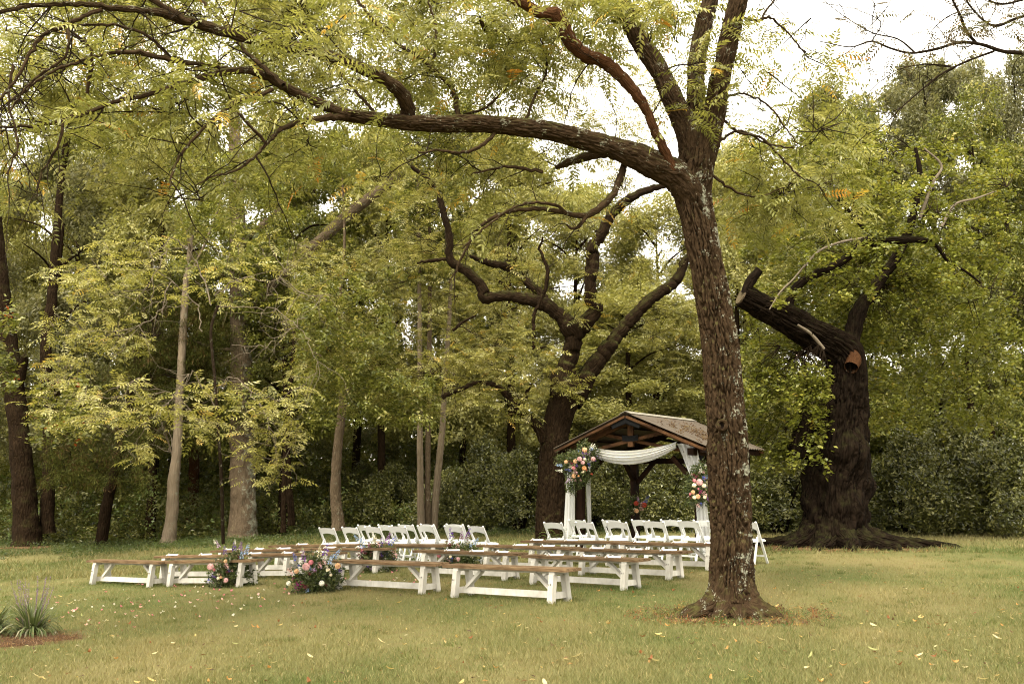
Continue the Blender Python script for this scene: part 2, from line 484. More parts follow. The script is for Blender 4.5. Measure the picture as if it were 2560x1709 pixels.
WAL = G(1675, 1412)      # foot of the near walnut
BIG = G(1917, 1252)      # foot of the huge old tree
def grass(n, y0, y1, h, w, name):
    u = rng.random(n)
    y = 1 / (1 / y0 - u * (1 / y0 - 1 / y1))            # more blades near the camera
    x = (rng.random(n) * 2 - 1) * (y * .56 + .4)
    dw = np.hypot(x - WAL.x, (y - WAL.y) * 1.0)
    db = np.hypot(x - BIG.x, y - BIG.y)
    keep = (dw > .55 + .5 * rng.random(n)) & (db > 1.3 + .9 * rng.random(n)) & (np.hypot(x - MUL.x, y - MUL.y) > .75)
    keep &= (vnoise(np.stack([x * 1.1, y * .8, x * 0 + 20], 1)) > .34) | (rng.random(n) < .45)
    x, y = x[keep], y[keep]; n = len(x)
    z = gz(x, y)
    patch = vnoise(np.stack([x * 1.7, y * 1.7, x * 0], 1))
    hh = h * (.45 + .9 * rng.random(n)) * (.6 + .8 * patch)
    a = rng.random(n) * 2 * np.pi; ww = w * (.7 + .6 * rng.random(n))
    lx, ly = rng.normal(0, .55, n) * hh, rng.normal(0, .55, n) * hh
    dx, dy = np.cos(a) * ww, np.sin(a) * ww
    v = np.stack([np.stack([x - dx, y - dy, z - .005], 1), np.stack([x + dx, y + dy, z - .005], 1), np.stack([x + lx, y + ly, z + hh], 1)], 1).reshape(-1, 3)
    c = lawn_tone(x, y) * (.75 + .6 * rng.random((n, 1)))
    straw = rng.random(n) < .13
    c[straw] = np.array([.28, .23, .10]) * (.7 + .5 * rng.random((straw.sum(), 1)))
    mb = MB(); mb.add(v, np.arange(3 * n).reshape(-1, 3), np.repeat(c, 3, 0))
    mb.build(name, M_GRASS, label=None, kind='stuff')
MUL = G(62, 1468)
grass(380000, 7.7, 27, .045, .0034, 'grass')
grass(60000, 22, 40, .10, .010, 'grass')

# ------------------------------------------------------------------ leaves
def rotmats(n, flat=0.0, yaw=None):
    """random rotations; flat 1 keeps the z axis up"""
    a = rng.random(n) * 2 * np.pi if yaw is None else yaw
    t = rng.normal(0, 1, n) * (1 - flat) * .8; p = rng.normal(0, 1, n) * (1 - flat) * .8
    ca, sa, ct, st, cp, sp = np.cos(a), np.sin(a), np.cos(t), np.sin(t), np.cos(p), np.sin(p)
    Z = np.zeros(n); O = np.ones(n)
    Rz = np.stack([ca, -sa, Z, sa, ca, Z, Z, Z, O], 1).reshape(-1, 3, 3)
    Rx = np.stack([O, Z, Z, Z, ct, -st, Z, st, ct], 1).reshape(-1, 3, 3)
    Ry = np.stack([cp, Z, sp, Z, O, Z, -sp, Z, cp], 1).reshape(-1, 3, 3)
    return Rz @ Rx @ Ry
def leafq(p, d, up, L, w, fold=.18):
    """one leaf of two folded triangles from point p along d"""
    d = d / np.linalg.norm(d); s = np.cross(up, d); s /= np.linalg.norm(s) + 1e-9; u = np.cross(d, s)
    return [p, p + d * L * .45 + s * w / 2 + u * w * fold, p + d * L, p + d * L * .45 - s * w / 2 + u * w * fold]
def tmpl(kind, seed=0):
    r = np.random.default_rng(seed)
    V = []; F = []; id_ = []
    def q(v, lid):
        k = len(V); V.extend(v); F.extend([[k, k + 1, k + 2], [k, k + 2, k + 3]]); id_.extend([lid] * 4)
    if kind in ('pin8', 'pin5'):
        np_ = 8 if kind == 'pin8' else 5
        L = .40; pos = np.array([0., 0, 0]); ang = r.uniform(-.1, .25); yaw = r.uniform(-.2, .2)
        ll = .095 if np_ == 8 else .115; lw = .030 if np_ == 8 else .042
        for i in range(np_):
            d = np.array([math.cos(ang) * math.cos(yaw), math.sin(yaw), math.sin(ang)])
            nxt = pos + d * L / (np_ + .5)
            k = len(V); V.extend([pos + [0, .0025, 0], pos - [0, .0025, 0], nxt]); F.append([k, k + 1, k + 2]); id_.extend([0] * 3)
            pos = nxt
            f = 1 - .35 * abs(i - np_ * .5) / (np_ * .5)
            for sd in (-1, 1):
                dd = d * .55 + np.array([0, sd * .95, -.25 + r.normal(0, .18)]) + r.normal(0, .1, 3)
                q(leafq(pos, dd, np.array([0, 0, 1.]), ll * f * r.uniform(.85, 1.15), lw * f), i * 2 + (sd > 0))
            ang -= r.uniform(.05, .17)
        q(leafq(pos, d + [0, 0, -.2], np.array([0, 0, 1.]), ll, lw), 99)
    elif kind == 'clu':      # a little spray of plain leaves
        for i in range(8):
            p = r.normal(0, .085, 3); d = r.normal(0, 1, 3); d[2] = d[2] * .5 - .35
            q(leafq(p, d, np.array([.2, .1, 1.]), r.uniform(.09, .14), r.uniform(.05, .075)), i)
    elif kind == 'broad':    # broad heart shaped leaves
        for i in range(5):
            p = r.normal(0, .10, 3); d = r.normal(0, 1, 3); d[2] = -abs(d[2]) * .5 - .1
            q(leafq(p, d, np.array([0, 0, 1.]), r.uniform(.11, .16), r.uniform(.09, .13), .1), i)
    elif kind == 'holly':
        for i in range(11):
            p = r.normal(0, .06, 3); d = r.normal(0, 1, 3) + [0, 0, .35]
            q(leafq(p, d, r.normal(0, 1, 3), r.uniform(.05, .08), r.uniform(.025, .038), .25), i)
    elif kind == 'needle':
        for i in range(16):
            p = r.normal(0, .09, 3); d = r.normal(0, 1, 3); d[2] -= .3
            q(leafq(p, d, np.array([0, 0, 1.]), r.uniform(.10, .20), .014, 0), i)
    elif kind == 'frond':
        for i in range(14):
            for sd in (-1, 1):
                p = np.array([i * .035, 0, .12 * math.sin(i * .2)]); q(leafq(p, np.array([.3, sd, -.1]), np.array([0, 0, 1.]), .09 * math.sin((i + 1) / 15 * 3) + .01, .03, 0), i)
    return np.array(V), np.array(F), np.array(id_)
T = {}
def leaves(mb, pos, kind, cols, size=1.0, yaw=None, flat=.55, var=.25, sizes=None):
    """scatter templates at pos (N,3); cols = palette [(rgb, weight)]"""
    pos = np.asarray(pos); N = len(pos)
    if N == 0: return
    pal = np.array([c for c, w in cols]); w = np.array([w for c, w in cols], float); w /= w.sum()
    pick = rng.choice(len(pal), N, p=w)
    tv = rng.integers(0, 4, N)
    RM = rotmats(N, flat, yaw)
    sz = size * rng.uniform(.75, 1.25, N) if sizes is None else sizes
    for k in range(4):
        if (kind, k) not in T: T[(kind, k)] = tmpl(kind, k * 13 + 5)
        V, F, ids = T[(kind, k)]
        m = np.where(tv == k)[0]
        if len(m) == 0: continue
        vv = np.einsum('nij,vj->nvi', RM[m], V) * sz[m][:, None, None] + pos[m][:, None, :]
        ff = F[None] + (np.arange(len(m)) * len(V))[:, None, None]
        lt = rng.uniform(1 - var, 1 + var, (len(m), 100))[:, ids % 100]
        cc = pal[pick[m]][:, None, :] * lt[:, :, None]
        mb.add(vv.reshape(-1, 3), ff.reshape(-1, 3), cc.reshape(-1, 3))
PAL_W = [((.215, .212, .062), 5), ((.155, .160, .042), 4), ((.300, .285, .105), 3), ((.42, .27, .05), .3), ((.42, .20, .035), .10)]     # walnut
PAL_M = [((.285, .265, .075), 5), ((.205, .200, .050), 4), ((.400, .365, .150), 3), ((.42, .29, .07), .25)]
PAL_B = [((.130, .140, .028), 5), ((.190, .192, .045), 4), ((.075, .085, .016), 3), ((.31, .28, .09), 1.2)]         # woodland
PAL_R = [((.180, .190, .034), 5), ((.115, .128, .022), 4), ((.27, .262, .062), 2.4), ((.36, .28, .05), .15)]
PAL_H = [((.095, .098, .022), 5), ((.170, .165, .055), 3), ((.045, .050, .011), 3)]
PAL_N = [((.040, .045, .010), 5), ((.070, .072, .016), 3), ((.080, .050, .020), 1.2)]

# ------------------------------------------------------------------ traced trees
K5 = lambda x, y: (( 850 + x / 2.703) / 1.0898, (500 + y / 2.703) / 1.0898)   # enlargement -> overview pixels
def trace(pts, d0, d1=None, w0=None, w1=None, conv=None):
    """list of (x, y, width) in overview pixels -> points and radii; distance runs from d0 to d1"""
    n = len(pts); out = []; rad = []
    d1 = d0 if d1 is None else d1
    for i, q in enumerate(pts):
        d = d0 + (d1 - d0) * i / max(n - 1, 1)
        if len(q) > 3 and q[3] is not None: d = q[3]
        x, y = (q[0], q[1]) if conv is None else conv(q[0], q[1])
        w = q[2] if len(q) > 2 else None
        if w is None: w = w0 + (w1 - w0) * i / max(n - 1, 1)
        out.append(P(x, y, d)); rad.append(w * 1.0898 / 2 / FPX * d)
    return out, rad
class Tree:
    def __init__(s, name, base, label, cat='tree', group=None, bark=M_BARK2):
        s.o = empty(name, base, 0, label, cat, group); s.base = np.array(base); s.bark = bark; s.nodes = []; s.bare = []
        s.trunk = MB()
        s.twigs = MB()
    def limb(s, pts, rad, seg=10, own=True, name='branch', bark=None, nodes=True, **kw):
        mb = MB() if own else s.trunk
        p, r = tube(mb, [np.array(q) - s.base for q in pts], rad, seg=seg, **kw)
        if nodes: s.nodes.append((p, r))
        if own: mb.build(name, bark or s.bark, s.o, smooth=True)
        return p, r
    def spray(s, where, kind, pal, size, per=5, twig=True, droop=.25, maxd=2.6, tr=.006, flat=.55):
        """sprays of leaves about given points, each carried by a thin twig from the nearest branch"""
        A = np.concatenate([p for p, r in s.nodes]); RR = np.concatenate([r for p, r in s.nodes])
        ok = RR < max(np.percentile(RR, 80), .05); A = A[ok] if ok.sum() > 10 else A
        pos = []
        for c in where:
            c = np.array(c) - s.base
            if twig:
                dd = np.linalg.norm(A - c, axis=1) + np.abs(A[:, 2] - c[2]) * .3
                k = np.argsort(dd)[rng.integers(0, min(6, len(dd)))]
                a = A[k]; D = np.linalg.norm(c - a)
                if D > maxd:
                    a = c + (a - c) / D * min(.8, maxd * .4); D = np.linalg.norm(c - a)
                mid = (a + c) / 2 + rng.normal(0, .12, 3) * D + np.array([0, 0, .12 * D])
                q, _ = tube(s.twigs, [a, mid, c], [tr * (1 + D * .6), tr * .9, tr * .4], seg=3, step=max(D / 5, .12), cap=False, wob=.015 * D)
                for i in range(per):
                    t = rng.uniform(.35, 1.0) ** .6
                    pos.append(q[min(int(t * len(q)), len(q) - 1)] + rng.normal(0, .03, 3))
            else:
                for i in range(per): pos.append(c + rng.normal(0, .22, 3))
        leaves(s.leaf, pos, kind, pal, size, flat=flat)
        return s
    leaf = None
    def region(s, x0, x1, y0, y1, d0, d1, n, clump=0.0):
        out = []
        while len(out) < n:
            x, y, d = rng.uniform(x0, x1), rng.uniform(y0, y1), rng.uniform(d0, d1)
            p = P(x, y, d)
            if clump and vnoise(np.array([[p.x * .9, p.y * .6 + 40, p.z * 1.1 + 9]]))[0] < clump * rng.random() * 1.6: continue
            if p.z < float(gz(p.x, p.y)) + .35: continue
            out.append(np.array(p))
        return out
    def finish(s, crown='crown', lm=M_LEAF, twm=None):
        if s.trunk.n: s.trunk.build('trunk', s.bark, s.o, smooth=True)
        if s.twigs.n: s.twigs.build('twigs', twm or M_TWIG, s.o, smooth=True, kind='stuff')
        if s.leaf and s.leaf.n: s.leaf.build(crown, lm, s.o, kind='stuff')

def side_twigs(t, poly, n, L0, L1, r0, spread=1.0, sub=2, downs=.0, mbx=None):
    """irregular bare twigs growing off a branch"""
    p, r = poly
    mbx = mbx or t.twigs
    for _ in range(n):
        i = rng.integers(len(p) // 5, len(p)); a = p[i]
        ax = p[min(i + 1, len(p) - 1)] - p[max(i - 1, 0)]; ax /= np.linalg.norm(ax) + 1e-9
        d = ax * .8 + rng.normal(0, spread * .6, 3) + [0, 0, -downs]; d /= np.linalg.norm(d)
        L = rng.uniform(L0, L1); pts = [a]
        for k in range(4):
            d = d + rng.normal(0, .28, 3); d /= np.linalg.norm(d); pts.append(pts[-1] + d * L / 4)
        rr = min(r0 * rng.uniform(.6, 1.2), r[i] * .7 + .002)
        q, qr = tube(mbx, pts, np.linspace(rr, rr * .2, 5), seg=4, step=L / 10, cap=False, wob=L * .006)
        t.nodes.append((q, qr))
        for _ in range(sub):
            j = rng.integers(2, len(q) - 1); b = q[j]; e = rng.normal(0, .7, 3) + d * .6 + [0, 0, -downs]; e /= np.linalg.norm(e)
            l2 = L * rng.uniform(.25, .6)
            e2 = e + rng.normal(0, .4, 3)
            q2, r2 = tube(mbx, [b, b + e * l2 * .5, b + (e + e2) * l2 * .5], [rr * .45, rr * .3, rr * .12], seg=3, step=l2 / 5, cap=False)
            t.nodes.append((q2, r2))

# ---- the near walnut
d = WAL.y
wt = Tree('walnut_tree', (WAL.x, WAL.y, WAL.z), 'tall brown walnut with lichen-flecked furrowed trunk, arching limb over the benches', bark=M_BARK)
wt.leaf = MB()
tr_pts = [(1680, 1440, 108), (1680, 1415, 106), (1679, 1370, 100), (1677, 1300, 93), (1677, 1200, 88), (1672, 1100, 88), (1668, 1000, 86), (1661, 900, 84), (1653, 800, 80),
          (1638, 700, 76), (1620, 600, 72), (1602, 510, 74), (1590, 450, 80), (1592, 400, 84), (1598, 350, 76)]
p_, r_ = trace(tr_pts, d)
wt.limb(p_, r_, seg=300, own=False, step=.015, rough=.05, furrow=.062, fs=1.5, nodes=False)
# root flare
base = np.array(p_[1])
for a, L, z0, rr in ((200, .62, .42, .17), (238, .40, .34, .15), (-30, .48, .46, .17), (-62, .42, .3, .14), (20, .45, .35, .14), (110, .4, .35, .15), (160, .5, .3, .13), (270, .3, .25, .16)):
    u = np.array([math.cos(R(a)), math.sin(R(a)), 0])
    wt.limb([base + u * .06 + [0, 0, z0 + .10], base + u * (.16 + L * .15) + [0, 0, z0 * .42], base + u * (.2 + L * .55) + [0, 0, .06], base + u * (.25 + L) + [0, 0, -.06]],
            [rr * .95, rr * .9, rr * .6, .03], seg=40, own=False, step=.03, rough=.10, furrow=.022, nodes=False)
# knot hole
kp = np.array(P(1656, 975, d - .27)); kb = MB(); an = np.linspace(0, 2 * np.pi, 17)
tube(kb, [kp + [math.cos(x) * .052 - wt.base[0], -wt.base[1] + .01 * math.sin(3 * x), math.sin(x) * .058 - wt.base[2]] for x in an], [.022 + .006 * math.sin(2.3 * x) for x in an], seg=10, step=.02, rough=.3, cap=False)
kb.build('knot', M_BARK, wt.o, smooth=True)
kb = MB(); th = np.linspace(0, 2 * np.pi, 14, endpoint=False)
kv = [kp + [0, .03, 0] - wt.base] + [kp + [math.cos(x) * .05, .0, math.sin(x) * .055] - wt.base for x in th]
kb.add(kv, [[0, 1 + i, 1 + (i + 1) % 14] for i in range(14)]); kb.build('knot_hole', M_HOLE, wt.o)
# three stems above the fork
for pts, dd in (([(1594, 400, 66), (1585, 330, 62), (1570, 285, 54), (1545, 230, 48), (1505, 150, 45), (1462, 85, 42), (1425, 0, 40), (1380, -110, 36), (1330, -260, 30)], (d, d + .2)),
                ([(1598, 380, 56), (1600, 310, 48), (1597, 230, 42), (1598, 150, 41), (1612, 70, 40), (1632, -10, 37), (1660, -120, 33), (1700, -260, 26)], (d + .05, d + 1.0)),
                ([(1604, 390, 66), (1622, 330, 56), (1640, 260, 50), (1652, 180, 47), (1668, 110, 46), (1682, 50, 45), (1697, -10, 43), (1730, -140, 38), (1790, -280, 30)], (d, d - .5))):
    a, b = trace(pts, *dd)
    q = wt.limb(a, b, seg=90, step=.025, rough=.06, furrow=.030, fs=.9, name='limb')
    side_twigs(wt, q, 10, .5, 1.4, .012)
# main arching limb to the left
a, b = trace([(1600, 475, 60), (1578, 435, 74), (1545, 400, 72), (1500, 378, 64), (1450, 355, 56), (1395, 336, 50), (1330, 318, 45), (1260, 300, 43), (1180, 291, 40), (1100, 284, 40), (1000, 284, 38),
              (930, 281, 34), (850, 272, 31), (780, 262, 28)], d, d - .8)
ml = wt.limb(a, b, seg=72, step=.03, rough=.07, furrow=.034, fs=.9, name='limb')
def L_(pts, d0, d1, seg=14, tw=6, bark=None, name='branch', Lr=(.4, 1.3), r0=.010, downs=.05, furrow=0, **kw):
    a, b = trace(pts, d0, d1)
    q = wt.limb(a, b, seg=seg, step=.05, rough=.12, wob=.006, bark=bark, name=name, furrow=furrow, **kw)
    side_twigs(wt, q, tw, *Lr, r0, downs=downs)
    return q
dl = d - .8
L_([(800, 266, 28), (740, 240, 24), (690, 218, 23), (640, 192, 21), (600, 170, 19), (560, 160, 18), (500, 168, 17), (430, 190, 14), (350, 214, 13), (270, 232, 11), (190, 262, 9), (100, 285, 7), (0, 292, 5), (-60, 300, 3)], dl, 9.6, seg=24, tw=16, furrow=.008)
L_([(650, 196, 12), (600, 150, 12), (560, 115, 10), (520, 60, 9), (470, 10, 8), (440, -60, 6)], 11, 11.5, tw=5)
L_([(800, 266, 20), (740, 272, 17), (680, 282, 14), (640, 300, 11), (615, 325, 9), (590, 352, 8), (545, 388, 6), (490, 405, 4), (450, 425, 3)], dl, 10.2, tw=8)
L_([(625, 205, 10), (590, 222, 10), (540, 235, 10), (500, 265, 9), (460, 300, 8), (425, 340, 7), (400, 385, 6), (388, 430, 4)], 10.9, 10.0, tw=9)
L_([(612, 330, 8), (570, 285, 7), (530, 235, 5)], 10.9, 10.6, tw=2)
L_([(938, 275, 36), (932, 240, 34), (915, 208, 32), (880, 180, 31), (840, 160, 29), (780, 137, 27), (720, 120, 25), (650, 104, 25), (560, 84, 25), (480, 62, 25), (425, 48, 23), (370, 30, 19), (300, 22, 15), (220, 12, 13), (150, 10, 11), (60, 16, 10), (0, 28, 8), (-60, 45, 6)], dl + .3, 9.0, seg=40, tw=18, name='limb', furrow=.012, fs=.7)
L_([(440, 52, 17), (400, 30, 16), (360, 5, 14), (310, -30, 12), (250, -80, 10)], 10.2, 10.0, tw=4)
L_([(235, 22, 11), (180, 42, 10), (150, 60, 10), (115, 70, 9), (85, 95, 9), (60, 140, 8), (30, 190, 7), (-5, 235, 6), (-40, 290, 4)], 9.3, 8.8, tw=14, Lr=(.4, 1.0), r0=.007)
L_([(155, 62, 9), (158, 100, 7), (140, 140, 6), (100, 165, 6), (60, 200, 5), (20, 260, 4)], 9.2, 8.9, tw=8, r0=.006)
L_([(400, 140, 13), (340, 125, 12), (290, 118, 11), (220, 130, 9), (130, 160, 7), (60, 205, 6), (0, 250, 4)], 10.2, 9.3, tw=10, r0=.008)
L_([(545, 162, 10), (480, 150, 9), (440, 145, 10), (400, 140, 11)], 11, 10.2, tw=3)
L_([(400, 145, 9), (350, 90, 8), (280, 62, 7), (200, 58, 6), (120, 72, 4)], 10.2, 9.8, tw=6)
L_([(200, 215, 8), (210, 120, 7), (160, 70, 6)], 9.8, 9.5, tw=3)
L_([(150, 275, 8), (130, 340, 6), (95, 400, 5), (85, 450, 3)], 9.9, 9.6, tw=5, r0=.006)
L_([(30, 150, 7), (20, 240, 6), (40, 330, 5), (15, 400, 4)], 9.0, 8.9, tw=8, r0=.006)
# limb stub and low branches right of the middle
L_([(1530, 392, 30), (1500, 360, 30), (1460, 342, 30), (1410, 345, 26), (1350, 358, 22), (1305, 372, 18), (1275, 385, 10)], d, d + .5, seg=20, tw=3)
L_([(1440, 348, 12), (1428, 390, 15), (1418, 420, 16), (1400, 455, 17), (1370, 482, 17), (1335, 495, 15), (1290, 486, 12), (1240, 478, 11), (1190, 482, 10), (1140, 495, 9), (1100, 520, 8), (1075, 560, 7), (1050, 610, 5), (1030, 650, 3)], d - .1, d - .6, tw=9, r0=.008, downs=.2)
L_([(1300, 490, 8), (1275, 470, 8), (1230, 465, 7), (1180, 475, 6), (1120, 515, 5), (1060, 570, 4)], d - .4, d - .8, tw=6, r0=.006)
L_([(1345, 495, 10), (1320, 525, 8), (1300, 515, 5)], d - .3, d - .3, tw=1)
L_([(1140, 300, 10), (1110, 330, 9), (1060, 350, 8), (1010, 345, 6), (960, 350, 4)], d - .5, d - .9, tw=5)
L_([(1245, 395, 9), (1190, 385, 8), (1140, 385, 6), (1080, 400, 4)], d - .2, d - .4, tw=4)
for pts in ([(1050, 280, 14), (1047, 240, 13), (1035, 200, 12), (1000, 165, 11), (960, 130, 10), (900, 90, 9), (850, 40, 8), (800, -30, 7)], [(985, 160, 8), (1000, 110, 7), (995, 40, 6), (970, -20, 5)],
            [(1160, 205, 6), (1110, 250, 6), (1070, 262, 6), (1040, 285, 5)], [(1200, 290, 7), (1230, 215, 6), (1255, 150, 5), (1230, 60, 4)], [(870, 270, 8), (800, 190, 7), (700, 60, 6), (650, -40, 5)], [(1100, 40, 9), (1120, 80, 8), (1150, 60, 5)]):
    L_(pts, dl + .4, dl + .9, tw=6, r0=.008)
# dead reddish branch
L_([(1545, 392, 26), (1525, 350, 24), (1505, 305, 20), (1487, 262, 21), (1465, 225, 25), (1430, 180, 29), (1385, 143, 31), (1345, 128, 32), (1312, 100, 34), (1292, 62, 36), (1272, 36, 42), (1245, 32, 30), (1215, 16, 25), (1175, -2, 20), (1120, -40, 16)], d - .25, d - .9, seg=28, tw=5, bark=M_RED, name='dead_branch', furrow=.008, fs=.6)
# twigs to the right of the stems
for pts in ([(1650, 230, 7), (1700, 215, 6), (1760, 240, 5), (1800, 290, 4), (1830, 330, 3)], [(1640, 330, 7), (1700, 300, 6), (1760, 330, 5), (1820, 340, 4)], [(1630, 400, 7), (1690, 440, 6), (1740, 450, 4), (1800, 430, 3)],
            [(1640, 260, 8), (1690, 300, 7), (1750, 320, 6), (1830, 400, 5), (1870, 420, 3)], [(1690, 40, 8), (1740, 48, 8), (1770, 42, 6), (1820, 90, 4), (1850, 130, 3)], [(1745, 45, 6), (1765, 15, 5), (1790, -20, 4)]):
    L_(pts, d, d + .4, seg=6, tw=4, Lr=(.3, .8), r0=.006)
A_ = wt.region
W_ = []
for a in ((-60, 620, -60, 300, 11, 16, 330), (560, 1180, -60, 240, 11.8, 17, 320), (1120, 1440, -60, 150, 12, 15, 90), (1150, 1260, 130, 270, 12, 15, 16), (1560, 1700, 60, 300, d - .7, d + .1, 16), (1660, 1990, 290, 560, d + .2, d + 3, 75),
          (1650, 1800, 330, 480, d, d + 2, 10), (380, 900, 260, 450, 11, 14, 46), (900, 1480, 300, 400, d, d + 2, 26), (950, 1480, 380, 560, d - .6, d + .6, 18), (-60, 420, 300, 520, 10.5, 14, 26), (1500, 1640, -60, 120, d + .3, d + 2, 14),
          (1690, 1960, 80, 320, d + .5, d + 3, 24), (0, 900, 0, 300, 9, 10.6, 26), (1180, 1560, -60, 60, 11, 13, 30), (-400, -60, -100, 400, 9, 13, 40), (300, 1300, -420, -60, 9, 15, 60)):
    W_ += wt.region(*a, clump=.5)
wt.spray(W_, 'pin8', PAL_W, 1.08, per=6, tr=.0045)
wt.finish()

# ---- walnut beside the pavilion (multi-stemmed)
mbase = G(1262, 1238)
mt = Tree('walnut_tree', mbase, 'crooked brown forked walnut just left of the timber pavilion', bark=M_BARK2)
mt.leaf = MB(); d = mbase.y
a, b = trace([(1266, 1250, 84), (1265, 1225, 74), (1262, 1180, 66), (1264, 1100, 62), (1271, 1020, 60), (1282, 960, 62), (1302, 900, 66), (1318, 860, 54)], d)
mt.limb(a, b, seg=72, own=False, step=.04, rough=.07, furrow=.04, fs=1.5)
def M5(pts, d0, d1, seg=20, tw=6, **kw):
    a, b = trace([(x, y, w / 2.95) for x, y, w in pts], d0, d1, conv=K5)
    q = mt.limb(a, b, seg=seg, step=.07, rough=.16, wob=.012, name='limb', **kw)
    side_twigs(mt, q, tw, .5, 1.8, .014, downs=.1); return q
M5([(1510, 1330, 190), (1500, 1220, 170), (1530, 1120, 130), (1560, 1040, 115), (1575, 960, 115), (1580, 900, 120), (1540, 840, 120), (1490, 780, 105), (1400, 715, 95), (1290, 675, 85), (1150, 650, 75), (1050, 650, 72), (985, 655, 90), (960, 600, 75), (930, 550, 70), (880, 500, 68), (820, 460, 66),
    (760, 420, 64), (738, 370, 52), (742, 280, 48), (730, 190, 46), (700, 90, 44), (680, 0, 42), (640, -80, 38), (560, -170, 34), (450, -240, 28)], d, d - 1.2, seg=28, tw=16)
M5([(1580, 920, 130), (1620, 860, 125), (1680, 800, 110), (1735, 735, 85), (1700, 680, 80), (1690, 600, 84), (1700, 480, 90), (1710, 380, 88), (1705, 320, 80), (1760, 250, 75), (1800, 150, 72), (1870, 60, 66), (1960, -10, 60), (2080, -70, 50), (2200, -100, 40)], d, d - .6, seg=28, tw=10)
M5([(1560, 1360, 170), (1620, 1260, 150), (1690, 1150, 120), (1770, 1060, 105), (1840, 960, 95), (1900, 880, 88), (1990, 780, 82), (2080, 690, 80), (2180, 610, 76), (2260, 560, 70), (2300, 490, 62), (2340, 400, 56), (2420, 320, 46)], d + .1, d + .8, seg=28, tw=12)
M5([(1400, 1620, 110), (1340, 1540, 75), (1280, 1480, 62), (1220, 1430, 62), (1160, 1360, 52), (1110, 1300, 46), (1050, 1250, 40), (980, 1232, 36), (900, 1238, 34), (820, 1275, 34), (750, 1300, 34), (690, 1335, 30)], d, d - 1.0, seg=14, tw=10)
M5([(1235, 1450, 34), (1240, 1370, 28), (1270, 1290, 26), (1290, 1240, 20)], d - .4, d - .6, seg=8, tw=3)
M5([(1400, 700, 60), (1360, 640, 62), (1310, 590, 60), (1255, 550, 58)], d, d + .2, seg=12, tw=2)
M5([(1150, 470, 62), (1090, 440, 56), (1010, 425, 48), (940, 400, 38), (880, 380, 26)], d + .3, d - .2, seg=12, tw=3)
M5([(1310, 1010, 26), (1310, 900, 24), (1312, 780, 24), (1350, 690, 26), (1385, 600, 28), (1405, 480, 28), (1380, 400, 24), (1350, 330, 20), (1370, 250, 14)], d - 1, d - 1.4, seg=8, tw=9)
M5([(720, 400, 26), (650, 405, 26), (580, 415, 24), (520, 425, 16)], d - .8, d - 1, seg=8, tw=1)
M5([(760, 880, 22), (820, 830, 20), (880, 800, 18), (920, 780, 14)], d - .8, d - 1, seg=6, tw=4)
W_ = []
for a in ((660, 1260, 560, 900, d - .3, d + 3.5, 430), (900, 1500, 330, 560, d, d + 3, 130), (1180, 1340, 760, 930, d - 1.4, d - .5, 24), (1340, 1600, 520, 860, d + .5, d + 3.5, 60), (700, 1240, 790, 940, d - 2, d + 1, 150), (760, 1000, 420, 600, d - .5, d + 2, 40), (1100, 1240, 900, 980, d - 1, d + .5, 20), (1320, 1400, 580, 740, d - 1, d - .3, 10)):
    W_ += mt.region(*a, clump=.55)
W_ += mt.region(1050, 1540, 60, 330, d, d + 3, 220, clump=.7)
mt.spray(W_, 'pin5', PAL_M, 1.0, per=6, tr=.006, maxd=2.0)
mt.finish()

# ---- the huge old tree on the right
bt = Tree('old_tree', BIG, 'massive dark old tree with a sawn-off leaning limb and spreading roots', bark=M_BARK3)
bt.leaf = MB(); d = BIG.y
a, b = trace([(1912, 1275, 190), (1913, 1240, 168), (1912, 1190, 148), (1914, 1120, 142), (1925, 1040, 128), (1934, 960, 108), (1942, 900, 92), (1945, 850, 84), (1938, 812, 84), (1915, 790, 76), (1880, 772, 70), (1840, 752, 68), (1800, 730, 66), (1760, 708, 62), (1725, 690, 56), (1702, 678, 50)], d, d - .6)
bt.limb(a, b, seg=120, own=False, step=.045, rough=.20, furrow=.09, fs=2.6)
nrm = np.array(b[-1])
cb = MB(); e = np.array(a[-1]) - bt.base; u = (np.array(a[-1]) - np.array(a[-2])); u /= np.linalg.norm(u)
tube(cb, [e - u * .01, e + u * .03], [b[-1] * .93, b[-1] * .90], seg=18, step=.02, rough=.06, cap=True)
cb.build('cut_face', M_GREY, bt.o)
def BT(pts, d0, d1, seg=12, tw=5, name='branch', own=True, r0=.012, **kw):
    a, b = trace(pts, d0, d1)
    q = bt.limb(a, b, seg=seg, step=.08, rough=.14, name=name, own=own, **kw)
    side_twigs(bt, q, tw, .4, 1.3, r0, downs=.1); return q
BT([(1712, 672, 26), (1716, 655, 24), (1728, 635, 24), (1742, 618, 20)], d - .7, d - .8, seg=12, tw=0, name='branch_stub')
BT([(1940, 812, 42), (1953, 814, 40), (1957, 826, 36), (1953, 842, 31)], d - .25, d - .85, seg=20, tw=0, name='broken_stump', bark=M_RED, cap=False)
BT([(1818, 735, 30), (1812, 712, 22), (1812, 690, 20), (1825, 662, 20), (1850, 640, 20), (1885, 622, 20), (1925, 603, 20), (1955, 580, 20), (1972, 560, 22), (2000, 552, 22), (2050, 552, 20), (2110, 550, 16), (2150, 566, 9), (2175, 600, 7), (2215, 622, 6), (2250, 650, 4)], d - .4, d - .8, seg=16, tw=12, furrow=.01)
BT([(2010, 550, 12), (1990, 532, 10), (1965, 505, 9), (1940, 475, 8), (1915, 450, 6)], d - .5, d - .8, tw=6)
BT([(1990, 545, 6), (1930, 555, 6), (1880, 575, 5), (1850, 605, 5), (1820, 640, 4), (1790, 670, 4), (1765, 710, 3)], d - .6, d - 1.1, tw=9, bark=M_TWIGP)
BT([(1970, 505, 6), (1930, 498, 5), (1880, 500, 4), (1850, 512, 3)], d - .6, d - .8, tw=4)
